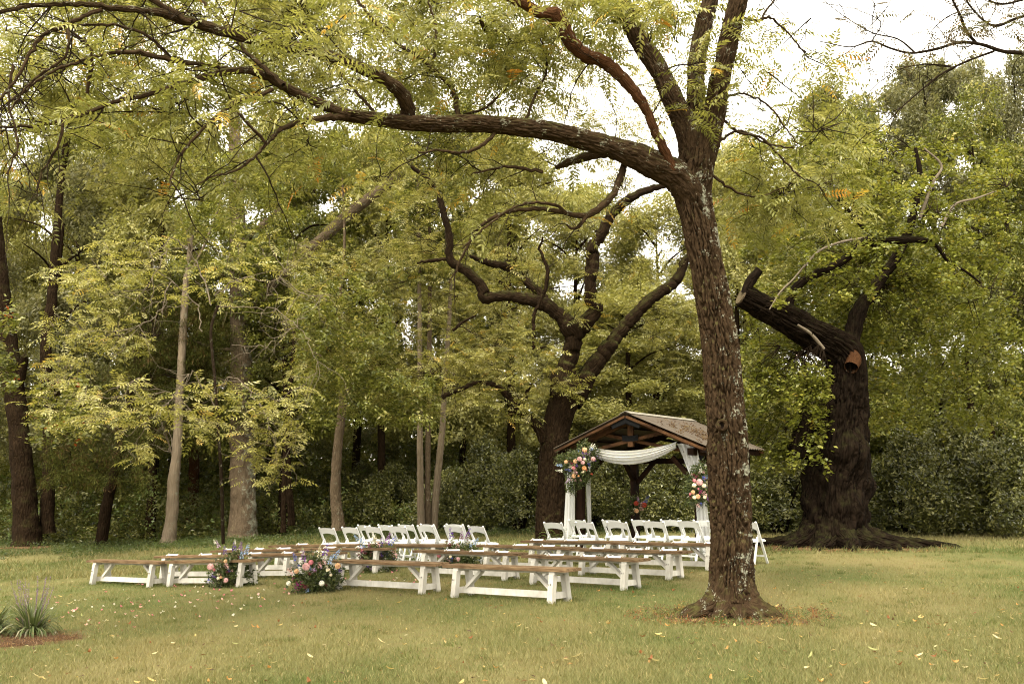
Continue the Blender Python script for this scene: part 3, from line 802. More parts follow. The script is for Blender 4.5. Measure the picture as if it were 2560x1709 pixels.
BT([(1945, 830, 40), (1955, 770, 38), (1968, 720, 36), (1990, 680, 34), (2020, 640, 28), (2050, 600, 24), (2080, 540, 20), (2100, 470, 16), (2110, 400, 12), (2100, 340, 8)], d + .3, d + 1.2, seg=16, tw=12)
BT([(2110, 500, 8), (2140, 420, 7), (2160, 380, 6), (2120, 340, 4)], d + .6, d + .6, tw=8, bark=M_TWIGP, r0=.010)
BT([(2160, 520, 7), (2190, 470, 6), (2240, 455, 5), (2280, 440, 3)], d + .4, d + .4, tw=8, bark=M_TWIGP, r0=.010)
BT([(1890, 800, 8), (1860, 765, 7), (1830, 745, 5)], d - 1, d - 1.1, tw=2, bark=M_TWIGP)
BT([(1835, 1050, 60), (1845, 980, 50), (1850, 930, 30)], d + .2, d + .2, seg=18, tw=0, own=False)
# roots over the ground
for a, L, h, rr in ((175, 1.5, .32, .16), (205, 1.0, .5, .26), (240, .9, .42, .26), (270, .9, .4, .28), (300, 1.0, .4, .26), (335, 1.3, .45, .24), (350, 2.2, .34, .18), (8, 1.9, .32, .16), (60, 1.0, .4, .2), (130, 1.0, .4, .2)):
    u = np.array([math.cos(R(a)), math.sin(R(a)), 0]); bb = np.array([a_ for a_ in bt.base])
    bt.limb([bb + u * .35 + [0, 0, h + .5], bb + u * .68 + [0, 0, h * .7], bb + u * (.8 + L * .4) + [0, 0, .10], bb + u * (.8 + L * .75) + np.array([rng.normal(0, .1), rng.normal(0, .1), .03]), bb + u * (.8 + L) + [0, 0, -.08]],
            [rr, rr * 1.05, rr * .7, rr * .45, .03], seg=24, own=False, step=.07, rough=.22, furrow=.03, fs=1.4, nodes=False)
W_ = []
for a in ((1700, 2320, 330, 620, d + .1, d + 4, 430), (1720, 2300, 590, 800, d + .4, d + 4, 330), (1960, 2340, 760, 1000, d + .6, d + 4, 200), (1690, 1840, 780, 1080, d - .4, d + 1.8, 130), (1800, 1900, 860, 1100, d - 1.3, d - .8, 40), (1740, 1950, 280, 420, d, d + 3, 30), (1780, 2250, 380, 700, d - 2, d - .5, 60)):
    W_ += bt.region(*a, clump=.5)
bt.spray(W_, 'broad', PAL_R, .74, per=11, tr=.006, maxd=2.2)
bt.finish(twm=M_TWIG)

# ---- traced trunks at the wood's edge
def edge_tree(name, label, pts, bark, limbs=(), d=None, seg=30, leafreg=(), pal=PAL_M, kind='pin5', size=1.0, per=6, group=None, furrow=.02, twn=6, twm=None, flare=1.25, fs=1.2):
    lm_ = M_NEEDLE if kind == 'needle' else M_LEAF
    g = G(pts[0][0], pts[0][1])
    dd = g.y if d is None else d
    x0, y0, w0 = pts[0]
    t = Tree(name, (g.x, dd, float(gz(g.x, dd))), label, bark=bark, group=group); t.leaf = MB()
    pts = [(x0, y0 + 8, w0 * flare)] + [(x0, y0 - 4, w0 * (flare + 1) / 2), (x0 + (pts[1][0] - x0) * .15, y0 + (pts[1][1] - y0) * .22, w0)] + list(pts[1:])
    a, b = trace(pts, dd)
    q = t.limb(a, b, seg=seg, own=False, step=.09, rough=.1, furrow=furrow, fs=fs)
    for L in limbs:
        a, b = trace(L, dd, dd - .6)
        q = t.limb(a, b, seg=8, step=.12, rough=.15)
        side_twigs(t, q, twn, .5, 1.9, .014, downs=.1)
    W_ = []
    for a in leafreg: W_ += t.region(*a, clump=.55)
    if W_: t.spray(W_, kind, pal, size, per=per, tr=.006, maxd=1.8)
    t.finish(twm=twm, lm=lm_)
    return t
edge_tree('tree', 'thick dark trunk wrapped in ivy at the left edge of the wood', [(62, 1252, 62), (56, 1150, 52), (50, 1060, 46), (42, 970, 44), (30, 880, 46), (20, 800, 44), (5, 700, 42), (-10, 560, 38), (-25, 380, 34), (-30, 200, 28)], M_BARK2,
          limbs=([(40, 905, 22), (48, 870, 18), (55, 835, 17), (56, 815, 14)],), leafreg=((-40, 40, 700, 900, 26, 27.5, 46), (70, 200, 880, 1020, 27, 30, 40)), kind='broad', pal=PAL_B + [((.30, .07, .02), .5)])
edge_tree('tree', 'short dark leaning trunk between the ivy-wrapped and the pale trunks', [(232, 1250, 26), (245, 1160, 24), (262, 1080, 22), (285, 980, 20), (310, 860, 17), (330, 740, 13), (345, 600, 8)], M_BARK2,
          limbs=([(285, 980, 9), (220, 930, 7), (140, 940, 4)], [(300, 900, 8), (370, 860, 6), (440, 880, 4)], [(262, 1060, 7), (190, 1060, 5), (100, 1110, 3)]),
          leafreg=((100, 340, 940, 1120, 33, 36, 150), (220, 500, 640, 940, 36, 39, 230)), kind='needle', pal=PAL_N, size=1.3, per=7)
edge_tree('dead_tree', 'slender pale bare-barked trunk with splayed foot in front of the dark wood', [(386, 1248, 32), (394, 1180, 27), (398, 1110, 25), (406, 1030, 22), (410, 950, 20), (415, 860, 19), (420, 760, 17), (426, 660, 15), (434, 590, 12), (440, 540, 9)], M_PALE, flare=1.7,
          limbs=([(430, 640, 7), (470, 560, 6), (500, 480, 5), (515, 420, 3)], [(436, 590, 6), (430, 540, 5), (415, 500, 3)], [(400, 1060, 4), (385, 1010, 3), (378, 985, 2)]), twm=M_TWIGP,
          leafreg=(), furrow=.006)
st = edge_tree('tree', 'dark reddish trunk just right of the pale bare trunk', [(437, 1220, 28), (444, 1120, 24), (446, 1020, 22), (448, 900, 18), (450, 780, 15), (452, 640, 10)], M_RED,
          limbs=([(447, 960, 8), (540, 900, 6), (610, 880, 4)], [(449, 860, 8), (370, 800, 6), (300, 790, 4)]), leafreg=((300, 640, 620, 1040, 36, 40, 420),), kind='needle', pal=PAL_N, size=1.3, per=7)
edge_tree('large_tree', 'stout straight grey-brown trunk standing behind the left benches', [(556, 1236, 66), (557, 1170, 58), (556, 1080, 55), (556, 980, 52), (554, 880, 50), (552, 760, 46), (548, 640, 42), (545, 520, 36), (540, 380, 30), (535, 200, 22)], M_GREY, flare=1.35, seg=60, furrow=.03,
          limbs=([(552, 760, 16), (620, 660, 24), (690, 595, 28), (760, 528, 28), (820, 475, 27), (880, 430, 25), (945, 372, 22)], [(550, 560, 14), (600, 520, 18), (645, 482, 18)], [(555, 800, 8), (500, 800, 8), (440, 780, 6)]),
          leafreg=((380, 700, 330, 620, 30, 38, 300), (700, 900, 300, 420, 34, 38, 90)), kind='clu', pal=PAL_B, size=1.0, per=7)
edge_tree('tree', 'thin grey curving trunk left of the folding chairs', [(776, 1208, 28), (770, 1140, 24), (772, 1060, 22), (780, 980, 20), (788, 900, 18), (790, 840, 16), (790, 780, 12), (780, 700, 9), (790, 560, 6), (785, 400, 3)], M_GREY,
          d=34, limbs=([(786, 920, 10), (820, 870, 8), (880, 850, 6), (940, 848, 4)], [(788, 880, 8), (740, 820, 6), (690, 800, 4)]), leafreg=((680, 900, 620, 900, 26, 30, 220), (700, 1000, 860, 980, 26, 29, 120)), kind='clu', pal=PAL_B, size=.9, per=7)
# a fork of pale bare branches and low pinnate sprays in front of the dark wood
sp = Tree('young_walnut', G(600, 1222), 'young walnut with low drooping sprays and pale twigs in front of the dark wood', bark=M_TWIG)
sp.leaf = MB()
dd = 22.5
a, b = trace([(512, 1246, 8, 22.9), (508, 1100, 8), (500, 980, 7), (492, 860, 7), (484, 760, 7), (500, 700, 7)], dd); sp.limb(a, b, seg=8, own=False, step=.12, rough=.1)
for pts in ([(474, 900, 6), (440, 870, 5), (400, 890, 5), (360, 930, 4), (300, 985, 3), (240, 1000, 2)], [(474, 880, 6), (520, 880, 5), (560, 900, 5), (610, 950, 4), (650, 1000, 3), (690, 1040, 2)],
            [(480, 760, 6), (440, 700, 6), (400, 660, 6), (340, 700, 5), (300, 760, 4)], [(500, 700, 5), (540, 690, 5), (620, 700, 5), (680, 740, 4), (710, 790, 3.5), (715, 850, 3), (660, 900, 2)], [(500, 700, 7), (440, 600, 7), (400, 560, 5), (330, 620, 4), (290, 720, 2)],
            [(620, 700, 5), (640, 640, 4), (700, 650, 4), (760, 700, 3)], [(680, 740, 5), (620, 790, 4), (560, 780, 3)], [(500, 700, 6), (560, 640, 5), (640, 620, 4), (700, 560, 3)], [(470, 960, 5), (400, 920, 4), (330, 880, 4), (260, 890, 3), (180, 920, 2)]):
    a, b = trace(pts, dd, dd - .8); q = sp.limb(np.array(a) + np.random.default_rng(len(pts)).normal(0, .13, (len(a), 3)), [k * .45 for k in b], seg=6, step=.12, rough=.1, wob=.03, bark=M_TWIGP); side_twigs(sp, q, 11, .4, 1.5, .008, downs=.25)
W_ = []
for a in ((180, 700, 880, 1000, 21, 23.5, 78), (560, 690, 960, 1120, 21.5, 22.5, 26), (270, 350, 980, 1060, 21.5, 22.5, 9), (180, 700, 540, 700, 23, 26, 60), (90, 340, 600, 880, 24, 27, 85), (80, 220, 860, 980, 23, 25, 26)):
    W_ += sp.region(*a, clump=.6)
sp.spray(W_, 'pin5', PAL_M, 1.0, per=5, tr=.005, maxd=1.6)
sp.finish(twm=M_TWIGP)
# three slim stems standing together
lab3 = ['left of three slim pale straight trunks standing together behind the chairs', 'middle of three slim pale straight trunks standing together behind the chairs', 'right, slightly leaning one of three slim pale trunks standing together behind the chairs']
for i, pts in enumerate(([(966, 1204, 17), (964, 1080, 15), (963, 940, 13), (963, 800, 11), (962, 640, 9), (960, 480, 7), (958, 330, 5), (955, 180, 2)], [(981, 1204, 15), (981, 1080, 13), (983, 940, 12), (985, 800, 11), (986, 640, 9), (985, 480, 7), (984, 350, 5), (990, 200, 2)], [(995, 1204, 18), (1005, 1080, 16), (1015, 980, 14), (1020, 880, 12), (1030, 740, 10), (1036, 600, 7), (1040, 420, 5), (1035, 250, 2)])):
    edge_tree('slim_tree', lab3[i], [(a, b, c) for a, b, c in pts], d=34 + i * .15, bark= (M_PALE if i != 1 else M_GREY), furrow=.004, seg=14, flare=1.15, twn=3,
              limbs=([(pts[3][0], pts[3][1], 4), (pts[3][0] - 60 + i * 60, pts[3][1] - 60, 3), (pts[3][0] - 100 + i * 100, pts[3][1] - 70, 2)],), leafreg=((900, 1090, 200, 640, 32, 35, 170),), kind='clu', pal=PAL_B, size=1.0, per=7)
for i, (pts, lb) in enumerate((([(650, 1212, 12), (652, 1100, 11), (660, 950, 10), (672, 820, 9), (680, 700, 6)], 'thin dark trunk in the shade right of the stout grey-brown trunk'),
                 ([(668, 1196, 16), (660, 1060, 14), (655, 900, 12), (650, 760, 9)], 'darker thin trunk deep in the shade behind the left benches'),
                 ([(108, 1215, 30), (112, 1000, 26), (105, 800, 26), (118, 700, 24), (125, 600, 20), (140, 420, 16), (165, 250, 12)], 'dark upright trunk deep in the wood just right of the ivy-wrapped one'),
                 ([(2290, 1215, 26), (2270, 1100, 24), (2230, 960, 20), (2215, 860, 16), (2225, 740, 12)], 'leaning dark trunk in the wood behind the right-hand hollies'),
                 ([(2160, 1215, 20), (2150, 1080, 18), (2140, 960, 15), (2120, 860, 12)], 'thin dark trunk in the wood right of the massive old tree'))):
    edge_tree('tree', lb, pts, M_BARK2, d=36 + i * .7, leafreg=((pts[-1][0] - 110, pts[-1][0] + 110, pts[-1][1] - 120, pts[-1][1] + 120, 36, 39, 130),), kind='clu', pal=PAL_B, size=1.1, per=7, seg=12, furrow=.01)

# ---- half-bare branches reaching in from the right, trunk outside the picture
ob = Tree('overhanging_tree', (6.6, 9.6, float(gz(6.6, 9.6))), 'nearly bare dark branches reaching into the upper right corner against the sky', bark=M_TWIG)
ob.leaf = MB()
a, b = trace([(2700, 1600, 70, 9.6), (2690, 1000, 60, 9.6), (2680, 500, 52, 9.6), (2660, 220, 44, 9.6), (2580, 150, 30, 9.6)], 9.6); ob.limb(a, b, seg=20, own=False, step=.12, rough=.1, nodes=False)
for pts, r0 in (([(2660, 200, 32), (2560, 160, 26), (2450, 135, 20), (2349, 122, 15), (2300, 118, 13), (2250, 102, 11), (2200, 98, 10), (2150, 112, 9), (2090, 122, 8), (2040, 110, 7), (2000, 95, 6), (1950, 108, 4), (1880, 95, 3)], .006), ([(2240, 100, 10), (2215, 70, 9), (2205, 40, 8), (2185, 0, 7), (2170, -40, 5)], .006),
                ([(2280, 118, 8), (2220, 140, 7), (2160, 170, 6), (2110, 210, 5), (2070, 245, 4), (2045, 270, 3)], .005), ([(2100, 122, 6), (2060, 90, 5), (2000, 75, 4), (1940, 40, 3), (1900, 10, 2)], .004), ([(2180, 152, 5), (2120, 148, 4), (2060, 160, 3), (2030, 180, 2)], .004), ([(2520, 60, 14), (2420, 30, 11), (2340, 40, 9), (2280, 60, 8), (2230, 20, 6), (2200, -30, 5)], .006), ([(2500, 20, 12), (2400, -10, 9), (2300, 10, 7), (2250, -10, 5)], .005), ([(2000, 95, 4), (2020, 50, 3), (1960, 20, 2)], .004)):
    a, b = trace(pts, 9.6, 9.4); q = ob.limb(a, [k * .75 for k in b], seg=8, step=.06, rough=.12); side_twigs(ob, q, 12, .2, .7, r0)
ob.spray(ob.region(2180, 2480, -60, 90, 9, 10, 44) + ob.region(1950, 2300, -20, 160, 9.2, 9.8, 10), 'pin8', [((.10, .075, .045), 3), ((.09, .085, .03), 2), ((.2, .12, .03), .4)], .55, per=4, tr=.003, maxd=.8)
ob.finish()

# ------------------------------------------------------------------ woodland trees beyond
def crown_mesh(seed, kind='clu', pal=PAL_B, n=6800, rx=3.4, z0=2.6, z1=13.0, lumps=46, size=1.25, squeeze=.62):
    r = np.random.default_rng(seed); pos = []
    for k in range(lumps):
        t = r.random(); z = z0 + (z1 - z0) * t
        rad = rx * (math.sin(math.pi * min(t * .82 + .16, 1)) ** .6) * r.uniform(.35, 1.0)
        a = r.random() * 6.283; c = np.array([math.cos(a) * rad, math.sin(a) * rad, z]); lr = r.uniform(.45, 1.25)
        m = n // lumps; u = r.normal(0, 1, (m, 3)); u /= np.linalg.norm(u, axis=1)[:, None]
        u *= r.uniform(.55, 1.05, (m, 1)); u[:, 2] *= squeeze
        u[:, 2] = np.where(u[:, 2] < -.3, u[:, 2] * .5, u[:, 2])
        pos.append(c + u * lr)
    mb = MB(); leaves(mb, np.concatenate(pos), kind, pal, size, flat=.45, var=.3)
    return mb.mesh('crown', M_LEAF)
PAL_B2 = [((.315, .300, .100), 5), ((.225, .222, .068), 4), ((.42, .39, .16), 2)]
PAL_B3 = [((.195, .188, .085), 5), ((.145, .145, .062), 4), ((.27, .25, .13), 2)]  # paler, greyer leaves: distance haze put into the colour
CR = [crown_mesh(1), crown_mesh(2, pal=PAL_B2, lumps=60, rx=3.0), crown_mesh(3, pal=PAL_B3, lumps=38, rx=3.8), crown_mesh(4, pal=PAL_B2, rx=3.4, lumps=70, size=1.1, n=9500)]
def bg_trunk():
    mb = MB()
    tube(mb, [(0, 0, -.3), (.05, 0, 2), (.2, .1, 5), (.0, .1, 8.5), (.1, 0, 12)], [.24, .17, .13, .09, .03], seg=9, step=.4, rough=.1)
    for k in range(12):
        z = 3.5 + k * .7; a = k * 2.4
        tube(mb, [(.1, .05, z), (math.cos(a) * 1.0, math.sin(a) * 1.0, z + .7), (math.cos(a) * 2.4, math.sin(a) * 2.4, z + 1.0)], [.06, .04, .015], seg=5, step=.35)
    return mb.mesh('trunk', M_BARK2, True)
BGT = bg_trunk()
prof_x = [-400, 0, 600, 1000, 1150, 1250, 1350, 1480, 1560, 1700, 1850, 1960, 2020, 2150, 2349, 2700]
prof_y = [110, 130, 180, 200, 240, 300, 340, 390, 400, 330, 240, 175, 110, 75, 55, 40]
def bgtree(x, dd, hy, lab, grp, v, wide=1.0):
    q = P(x, 1101, dd); h = 1.6 + dd * (1101 - hy) / 2284
    z = float(gz(q.x, dd)) - .1; s = (h - z) / 13.6
    o = empty('woodland_tree', (q.x, dd, z), rng.random() * 6.28, lab, 'tree', grp)
    w = wide * rng.uniform(.85, 1.15)
    o.scale = (w, w, s)
    link('trunk', BGT, o); link('crown', CR[v], o)
rows = ((41.5, 11, 0), (47, 13, 1), (53, 15, 2))
for dd, n, k in rows:
    for i in range(n):
        x = -160 + (2349 + 320) * (i + .5 * (k % 2)) / (n - 1) + rng.normal(0, 25)
        hy = np.interp(x, prof_x, prof_y) + rng.normal(15, 50 if x < 1100 else 28) + (60 if k == 0 else 0) * (1 if rng.random() < .6 else 0)
        side = ('left half' if x < 1150 else 'middle') if x < 1700 else 'right side'
        if k == 0 and 1330 < x < 1620: hy += 160
        if k == 2 and x < 1700: hy += rng.uniform(150, 330)
        lab = {'left half': 'one of the tall leafy trees of the dense wood behind the left benches', 'middle': 'one of the paler leafy trees of the wood behind the pavilion', 'right side': 'one of the tall trees rising beyond the right-hand hollies'}[side]
        bgtree(x, dd + rng.normal(0, .8), hy, lab, {'left half': 'woodland trees on the left', 'middle': 'woodland trees behind the pavilion', 'right side': 'woodland trees on the right'}[side], int(rng.integers(0, 4)) if x < 1150 else (int(rng.choice([1, 3])) if x < 1900 else int(rng.choice([2, 0, 2]))), 1.0)
# undergrowth and the far wood that read as one mass
mb = MB()
n = 21000; x = rng.uniform(-42, 44, n); y = rng.uniform(58, 66, n); z = rng.uniform(-.5, 10, n) * rng.random(n) ** .7
leaves(mb, np.stack([x, y, z], 1), 'clu', PAL_B, 4.0, flat=.3)
mb.build('far_woodland', M_LEAF, kind='stuff')
mb = MB(); n = 13000; x = rng.uniform(-25, 5, n); y = rng.uniform(38, 50, n)
hm = .4 + 2.4 * vnoise(np.stack([x * .5, y * .5, x * 0], 1)) ** 1.3 + np.clip((y - 41) * .4, 0, 4)
leaves(mb, np.stack([x, y, gz(x, y) + rng.random(n) ** 1.2 * hm], 1), 'clu', PAL_H + [((.09, .12, .03), 2)], 1.15, flat=.4)
mb.build('undergrowth', M_LEAF, kind='stuff')
mb = MB(); n = 5000; x = rng.uniform(-19, 3, n); y = rng.uniform(31, 39, n)
k = vnoise(np.stack([x * .8, y * 1.2, x * 0 + 5], 1)); m = k > .45; x, y = x[m], y[m]
leaves(mb, np.stack([x, y, gz(x, y) + rng.random(len(x)) * .14], 1), 'holly', [((.06, .085, .02), 3), ((.10, .12, .03), 1)], .9, flat=.5)
mb.build('ground_cover', M_LEAF, kind='stuff')

# ------------------------------------------------------------------ holly bushes
def bush_mesh(seed, n=2700, rx=1.5, h=2.4):
    r = np.random.default_rng(seed); pos = []
    for k in range(26):
        t = r.random(); z = .25 + (h - .5) * t; rad = rx * (1 - t ** 2.2) * r.uniform(.45, 1.0); a = r.random() * 6.283
        c = np.array([math.cos(a) * rad, math.sin(a) * rad, z]); m = n // 26
        u = r.normal(0, 1, (m, 3)); u /= np.linalg.norm(u, axis=1)[:, None]; u *= r.uniform(.7, 1.1, (m, 1)); u[:, 2] *= 1.15
        pos.append(c + u * r.uniform(.28, .52))
    for k in range(18):
        a = r.random() * 6.283; rd = rx * r.random(); z = h * (1 - .35 * rd / rx) + .1
        for j in range(7): pos.append(np.array([[math.cos(a) * rd * .7, math.sin(a) * rd * .7, z - .3 + j * .08]]))
    mb = MB(); pos = np.concatenate(pos); pos = pos[pos[:, 2] > .12]
    leaves(mb, pos, 'holly', PAL_H, 1.55, flat=.2, var=.5)
    st = MB()
    for k in range(7):
        a = k * .9; tube(st, [(.12 * math.cos(a), .12 * math.sin(a), -.1), (.4 * math.cos(a), .4 * math.sin(a), h * .4), (.8 * math.cos(a), .8 * math.sin(a), h * .75)], [.04, .03, .012], seg=5, step=.2)
    return mb.mesh('foliage', M_HOLLY), st.mesh('stems', M_BARK3, True)
BU = [bush_mesh(11), bush_mesh(12, h=2.7, rx=1.35), bush_mesh(13, rx=1.7, h=2.1)]
bl = [(2090, 1222, 1.22, 'holly bush just right of the massive old trunk'), (2215, 1216, 1.42, 'tallest rounded holly bush on the right, with pointed shoots'), (2330, 1225, 1.30, 'holly bush cut by the right edge of the picture'),
      (2160, 1200, 1.1, 'holly bush behind the two right-hand ones'), (2440, 1215, 1.2, 'holly bush mostly past the right edge'), (2005, 1214, 1.0, 'holly bush half hidden behind the massive old trunk'),
      (1790, 1222, 1.15, 'holly bush between the pavilion and the massive old trunk'), (1730, 1205, 1.0, 'holly bush behind the right posts of the pavilion'), (1600, 1214, 1.05, 'holly bush seen through the pavilion near its right post'), (1520, 1216, 1.0, 'holly bush seen through the pavilion right of its middle post'),
      (1430, 1214, 1.0, 'holly bush seen through the pavilion left of its middle post'), (1350, 1216, .95, 'holly bush behind the left post of the pavilion'), (1190, 1216, 1.05, 'dark holly bush just left of the forked walnut'),
      (1110, 1214, 1.1, 'dark holly bush behind the right end of the left chairs'), (1040, 1208, 1.0, 'dark holly bush right of the three slim trunks'), (900, 1208, 1.0, 'dark holly bush left of the three slim trunks'), (830, 1202, .95, 'dark holly bush behind the leftmost folding chairs')]
for i, (x, y, s, lb) in enumerate(bl):
    g = G(x, y)
    o = empty('holly_bush', (g.x, g.y, g.z - .05), rng.random() * 6, lb, 'bush', 'holly bushes along the edge of the wood')
    o.scale = (s, s, s * (.95 if x > 1300 else 1.0))
    f, s_ = BU[i % 3]
    link('foliage', f, o); link('stems', s_, o)

# ------------------------------------------------------------------ benches
def make_bench(seed):
    L, Wd = 2.38, .33
    r = random.Random(seed)
    t = empty('bench')
    for k, sy in enumerate((-1, 1)):
        mb = MB(); box(mb, (0, sy * (Wd / 4 + .0015), .43 + sy * .001), (L + r.uniform(-.01, .01), Wd / 2 - .005, .042), col=(1, 1, 1)); mb.B = [v * np.array([1, 1, 1]) + seed * 3.1 + k * 1.7 for v in mb.B]
        mb.build('plank', M_PLANK, t)
    lx = L / 2 - .27
    for sx in (-1, 1):
        mb = MB(); box(mb, (sx * lx, 0, .386), (.10, .31, .044)); mb.build('cleat', M_WHITEW, t)
        for sy in (-1, 1):
            mb = MB(); beam(mb, (sx * lx, sy * .185, -.02), (sx * lx, sy * .125, .364), .085, .085, up=(0, 1, 0)); lg = mb.build('leg', M_WHITEW, t)
            mb = MB(); ang = -math.atan(.06 / .385) * sy
            for q in (-.014, .014):
                p0 = np.array([sx * lx + q, sy * (.1605 - .027) + sy * .0715, .24])
                beam(mb, p0 + [0, 0, -.012], p0 + [0, -sy * .004, .012], .006, .004, up=(0, 1, 0))
            mb.build('slot', M_HOLE, lg)
        mb = MB(); box(mb, (sx * lx, 0, .085), (.045, .262, .085)); mb.build('end_rail', M_WHITEW, t)
        mb = MB(); beam(mb, (sx * (lx - .10), 0, .13), (sx * (lx - .40), 0, .372), .044, .085, up=(0, 1, 0)); mb.build('brace', M_WHITEW, t)
    mb = MB(); box(mb, (0, 0, .085), (2 * lx - .047, .046, .09)); mb.build('stretcher', M_WHITEW, t)
    mb = MB(); box(mb, (0, 0, .388), (2 * lx - .102, .045, .034)); mb.build('apron', M_WHITEW, t)
    index_kids(t)
    return t
B0 = [make_bench(1), make_bench(2), make_bench(3)]
used = set()
bench_at = [
    ('R2', -.04, 14.62, 41.3, 'wooden farm bench nearest the camera, right block front row, outer end'),
    ('R1', -2.02, 16.45, 36.9, 'farm bench right of the aisle in the front row, beside a flower arrangement'),
    ('R3', -.78, 18.29, 35, 'farm bench right of the aisle in the second row'),
    ('R4', 1.14, 16.23, 42.6, 'outer farm bench of the second row on the right, left of the walnut trunk'),
    ('R5', .29, 19.5, 42, 'farm bench right of the aisle in the third row'),
    ('R6', 2.03, 17.57, 42.3, 'outer farm bench of the third row on the right, nearly touching the walnut trunk'),
    ('R7', 1.24, 20.5, 36, 'farm bench of the last row on the right, inner end in front of the chairs'),
    ('R8', 2.92, 18.9, 40, 'outer farm bench of the last row on the right, end hidden by the walnut trunk'),
    ('L1', -7.45, 19.8, 35, 'leftmost farm bench of all, front row of the left block'),
    ('L2', -5.50, 18.65, 32, 'farm bench left of the aisle in the front row, end behind flowers'),
    ('L3', -6.2, 20.35, 29, 'outer farm bench in the second row of the left block'),
    ('L4', -4.15, 19.25, 29, 'farm bench left of the aisle in the second row of the left block'),
    ('L5', -5.3, 21.2, 29, 'outer farm bench in the third row of the left block'),
    ('L6', -3.35, 20.15, 29, 'farm bench left of the aisle in the third row'),
    ('L7', -4.25, 21.95, 29, 'outer farm bench in the last row of the left block'),
    ('L8', -2.3, 20.85, 29, 'farm bench left of the aisle in the last row before the left chairs')]
BN = {}
for i, (k, x, y, a, lb) in enumerate(bench_at):
    src = B0[i % 3]
    o = src if i < 3 else copy_tree(src)
    ex = np.array([math.cos(R(a)), -math.sin(R(a))])
    zl, zr = float(gz(x - ex[0] * .9, y - ex[1] * .9)), float(gz(x + ex[0] * .9, y + ex[1] * .9))
    o.location = (x, y, (zl + zr) / 2 + .015)
    o.rotation_euler = (0, -math.atan((zr - zl) / 1.8), -R(a))
    tag(o, lb, 'bench', 'white-legged farm benches facing the pavilion')
    BN[k] = o
bpy.context.view_layer.update()
def tufts():
    P_ = []
    for k, o in BN.items():
        for sx in (-1, 1):
            for sy in (-1, 1):
                q = o.matrix_world @ Vector((sx * .92, sy * .19, 0)); P_.append((q.x, q.y, .10, 130, .055))
        for t in np.linspace(-.85, .85, 9):
            q = o.matrix_world @ Vector((t, 0, 0)); P_.append((q.x, q.y, .12, 60, .045))
    for a in range(26): P_.append((WAL.x + .72 * math.cos(a * .2417) + rng.normal(0, .1), WAL.y + .62 * math.sin(a * .2417) + rng.normal(0, .08), .10, 60, .065))
    for _ in range(420):
        y = rng.uniform(8, 24); P_.append((rng.uniform(-.55, .55) * y, y, rng.uniform(.05, .16), 45, rng.uniform(.045, .075)))
    mb = MB()
    for x, y, r, n, h in P_:
        px, py = x + rng.normal(0, r, n), y + rng.normal(0, r, n); pz = gz(px, py); hh = h * rng.uniform(.5, 1.3, n); a = rng.random(n) * 6.283
        dx, dy = np.cos(a) * .004, np.sin(a) * .004; lx, ly = rng.normal(0, .5, n) * hh, rng.normal(0, .5, n) * hh
        v = np.stack([np.stack([px - dx, py - dy, pz], 1), np.stack([px + dx, py + dy, pz], 1), np.stack([px + lx, py + ly, pz + hh], 1)], 1).reshape(-1, 3)
        c = lawn_tone(px, py) * .45 + np.array([.085, .115, .022]) * .55
        mb.add(v, np.arange(3 * n).reshape(-1, 3), np.repeat(c * rng.uniform(.7, 1.3, (n, 1)), 3, 0))
    mb.build('grass_tufts', M_GRASS, kind='stuff')
tufts()
# wrapped hand fans lying on the benches
def fan_mesh(seed):
    r = np.random.default_rng(seed); mb = MB(); n = 9
    x = np.linspace(-.105, .105, n); w = .026 + .016 * np.linspace(0, 1, n) + r.uniform(-.003, .003, n); h = .016 + .010 * np.sin(np.linspace(.3, 3.0, n)) + r.uniform(-.003, .003, n)
    V = []; 
    for i in range(n): V += [(x[i], -w[i], 0), (x[i], -w[i] * .7, h[i]), (x[i], w[i] * .6, h[i] * 1.05), (x[i], w[i], 0)]
    F = [[a * 4 + b, a * 4 + b + 1, a * 4 + b + 5, a * 4 + b + 4] for a in range(n - 1) for b in range(3)] + [[0, 1, 2, 3], [(n - 1) * 4 + k for k in (3, 2, 1, 0)]]
    mb.add(V[:], F, (.66, .46, .40)); pouch = mb.mesh('pouch', M_CLOTH, False)
    m2 = MB(); k = [(-.105, 0, .02), (-.125, .01, .045), (-.14, -.012, .03), (-.15, -.02, 0)]
    v = []; 
    for a in k: v += [(a[0], a[1] - .018, a[2]), (a[0] + .004, a[1] + .018, a[2] + .006)]
    m2.add(v, [[2 * a, 2 * a + 1, 2 * a + 3, 2 * a + 2] for a in range(3)], (.80, .78, .80))
    tube(m2, [(-.10, 0, .018), (-.13, -.03, .012), (-.145, -.055, -.02)], [.006, .006, .005], seg=5, step=.02, col=(.80, .79, .82))
    m2.add([(-.09, -.040, .002), (.115, -.050, .004), (.12, -.02, .034), (-.09, -.012, .032), (-.085, .034, .005), (.11, .05, .004)], [[0, 1, 2, 3], [3, 2, 5, 4]], (.82, .80, .80))
    return pouch, m2.mesh('ribbon_wrap', M_CLOTH, False)
FM = [fan_mesh(k) for k in range(4)]
bdesc = {'R3': 'second-row bench right of the aisle', 'R4': 'outer second-row bench near the walnut', 'R5': 'third-row bench right of the aisle', 'R6': 'outer third-row bench near the walnut', 'R7': 'last-row inner bench on the right', 'R8': 'last-row outer bench on the right',
         'L3': 'outer second-row bench on the left', 'L4': 'second-row bench left of the aisle', 'L5': 'outer third-row bench on the left', 'L6': 'third-row bench left of the aisle', 'L7': 'outer last-row bench on the left', 'L8': 'last-row bench left of the aisle', 'L2': 'front-row bench left of the aisle'}
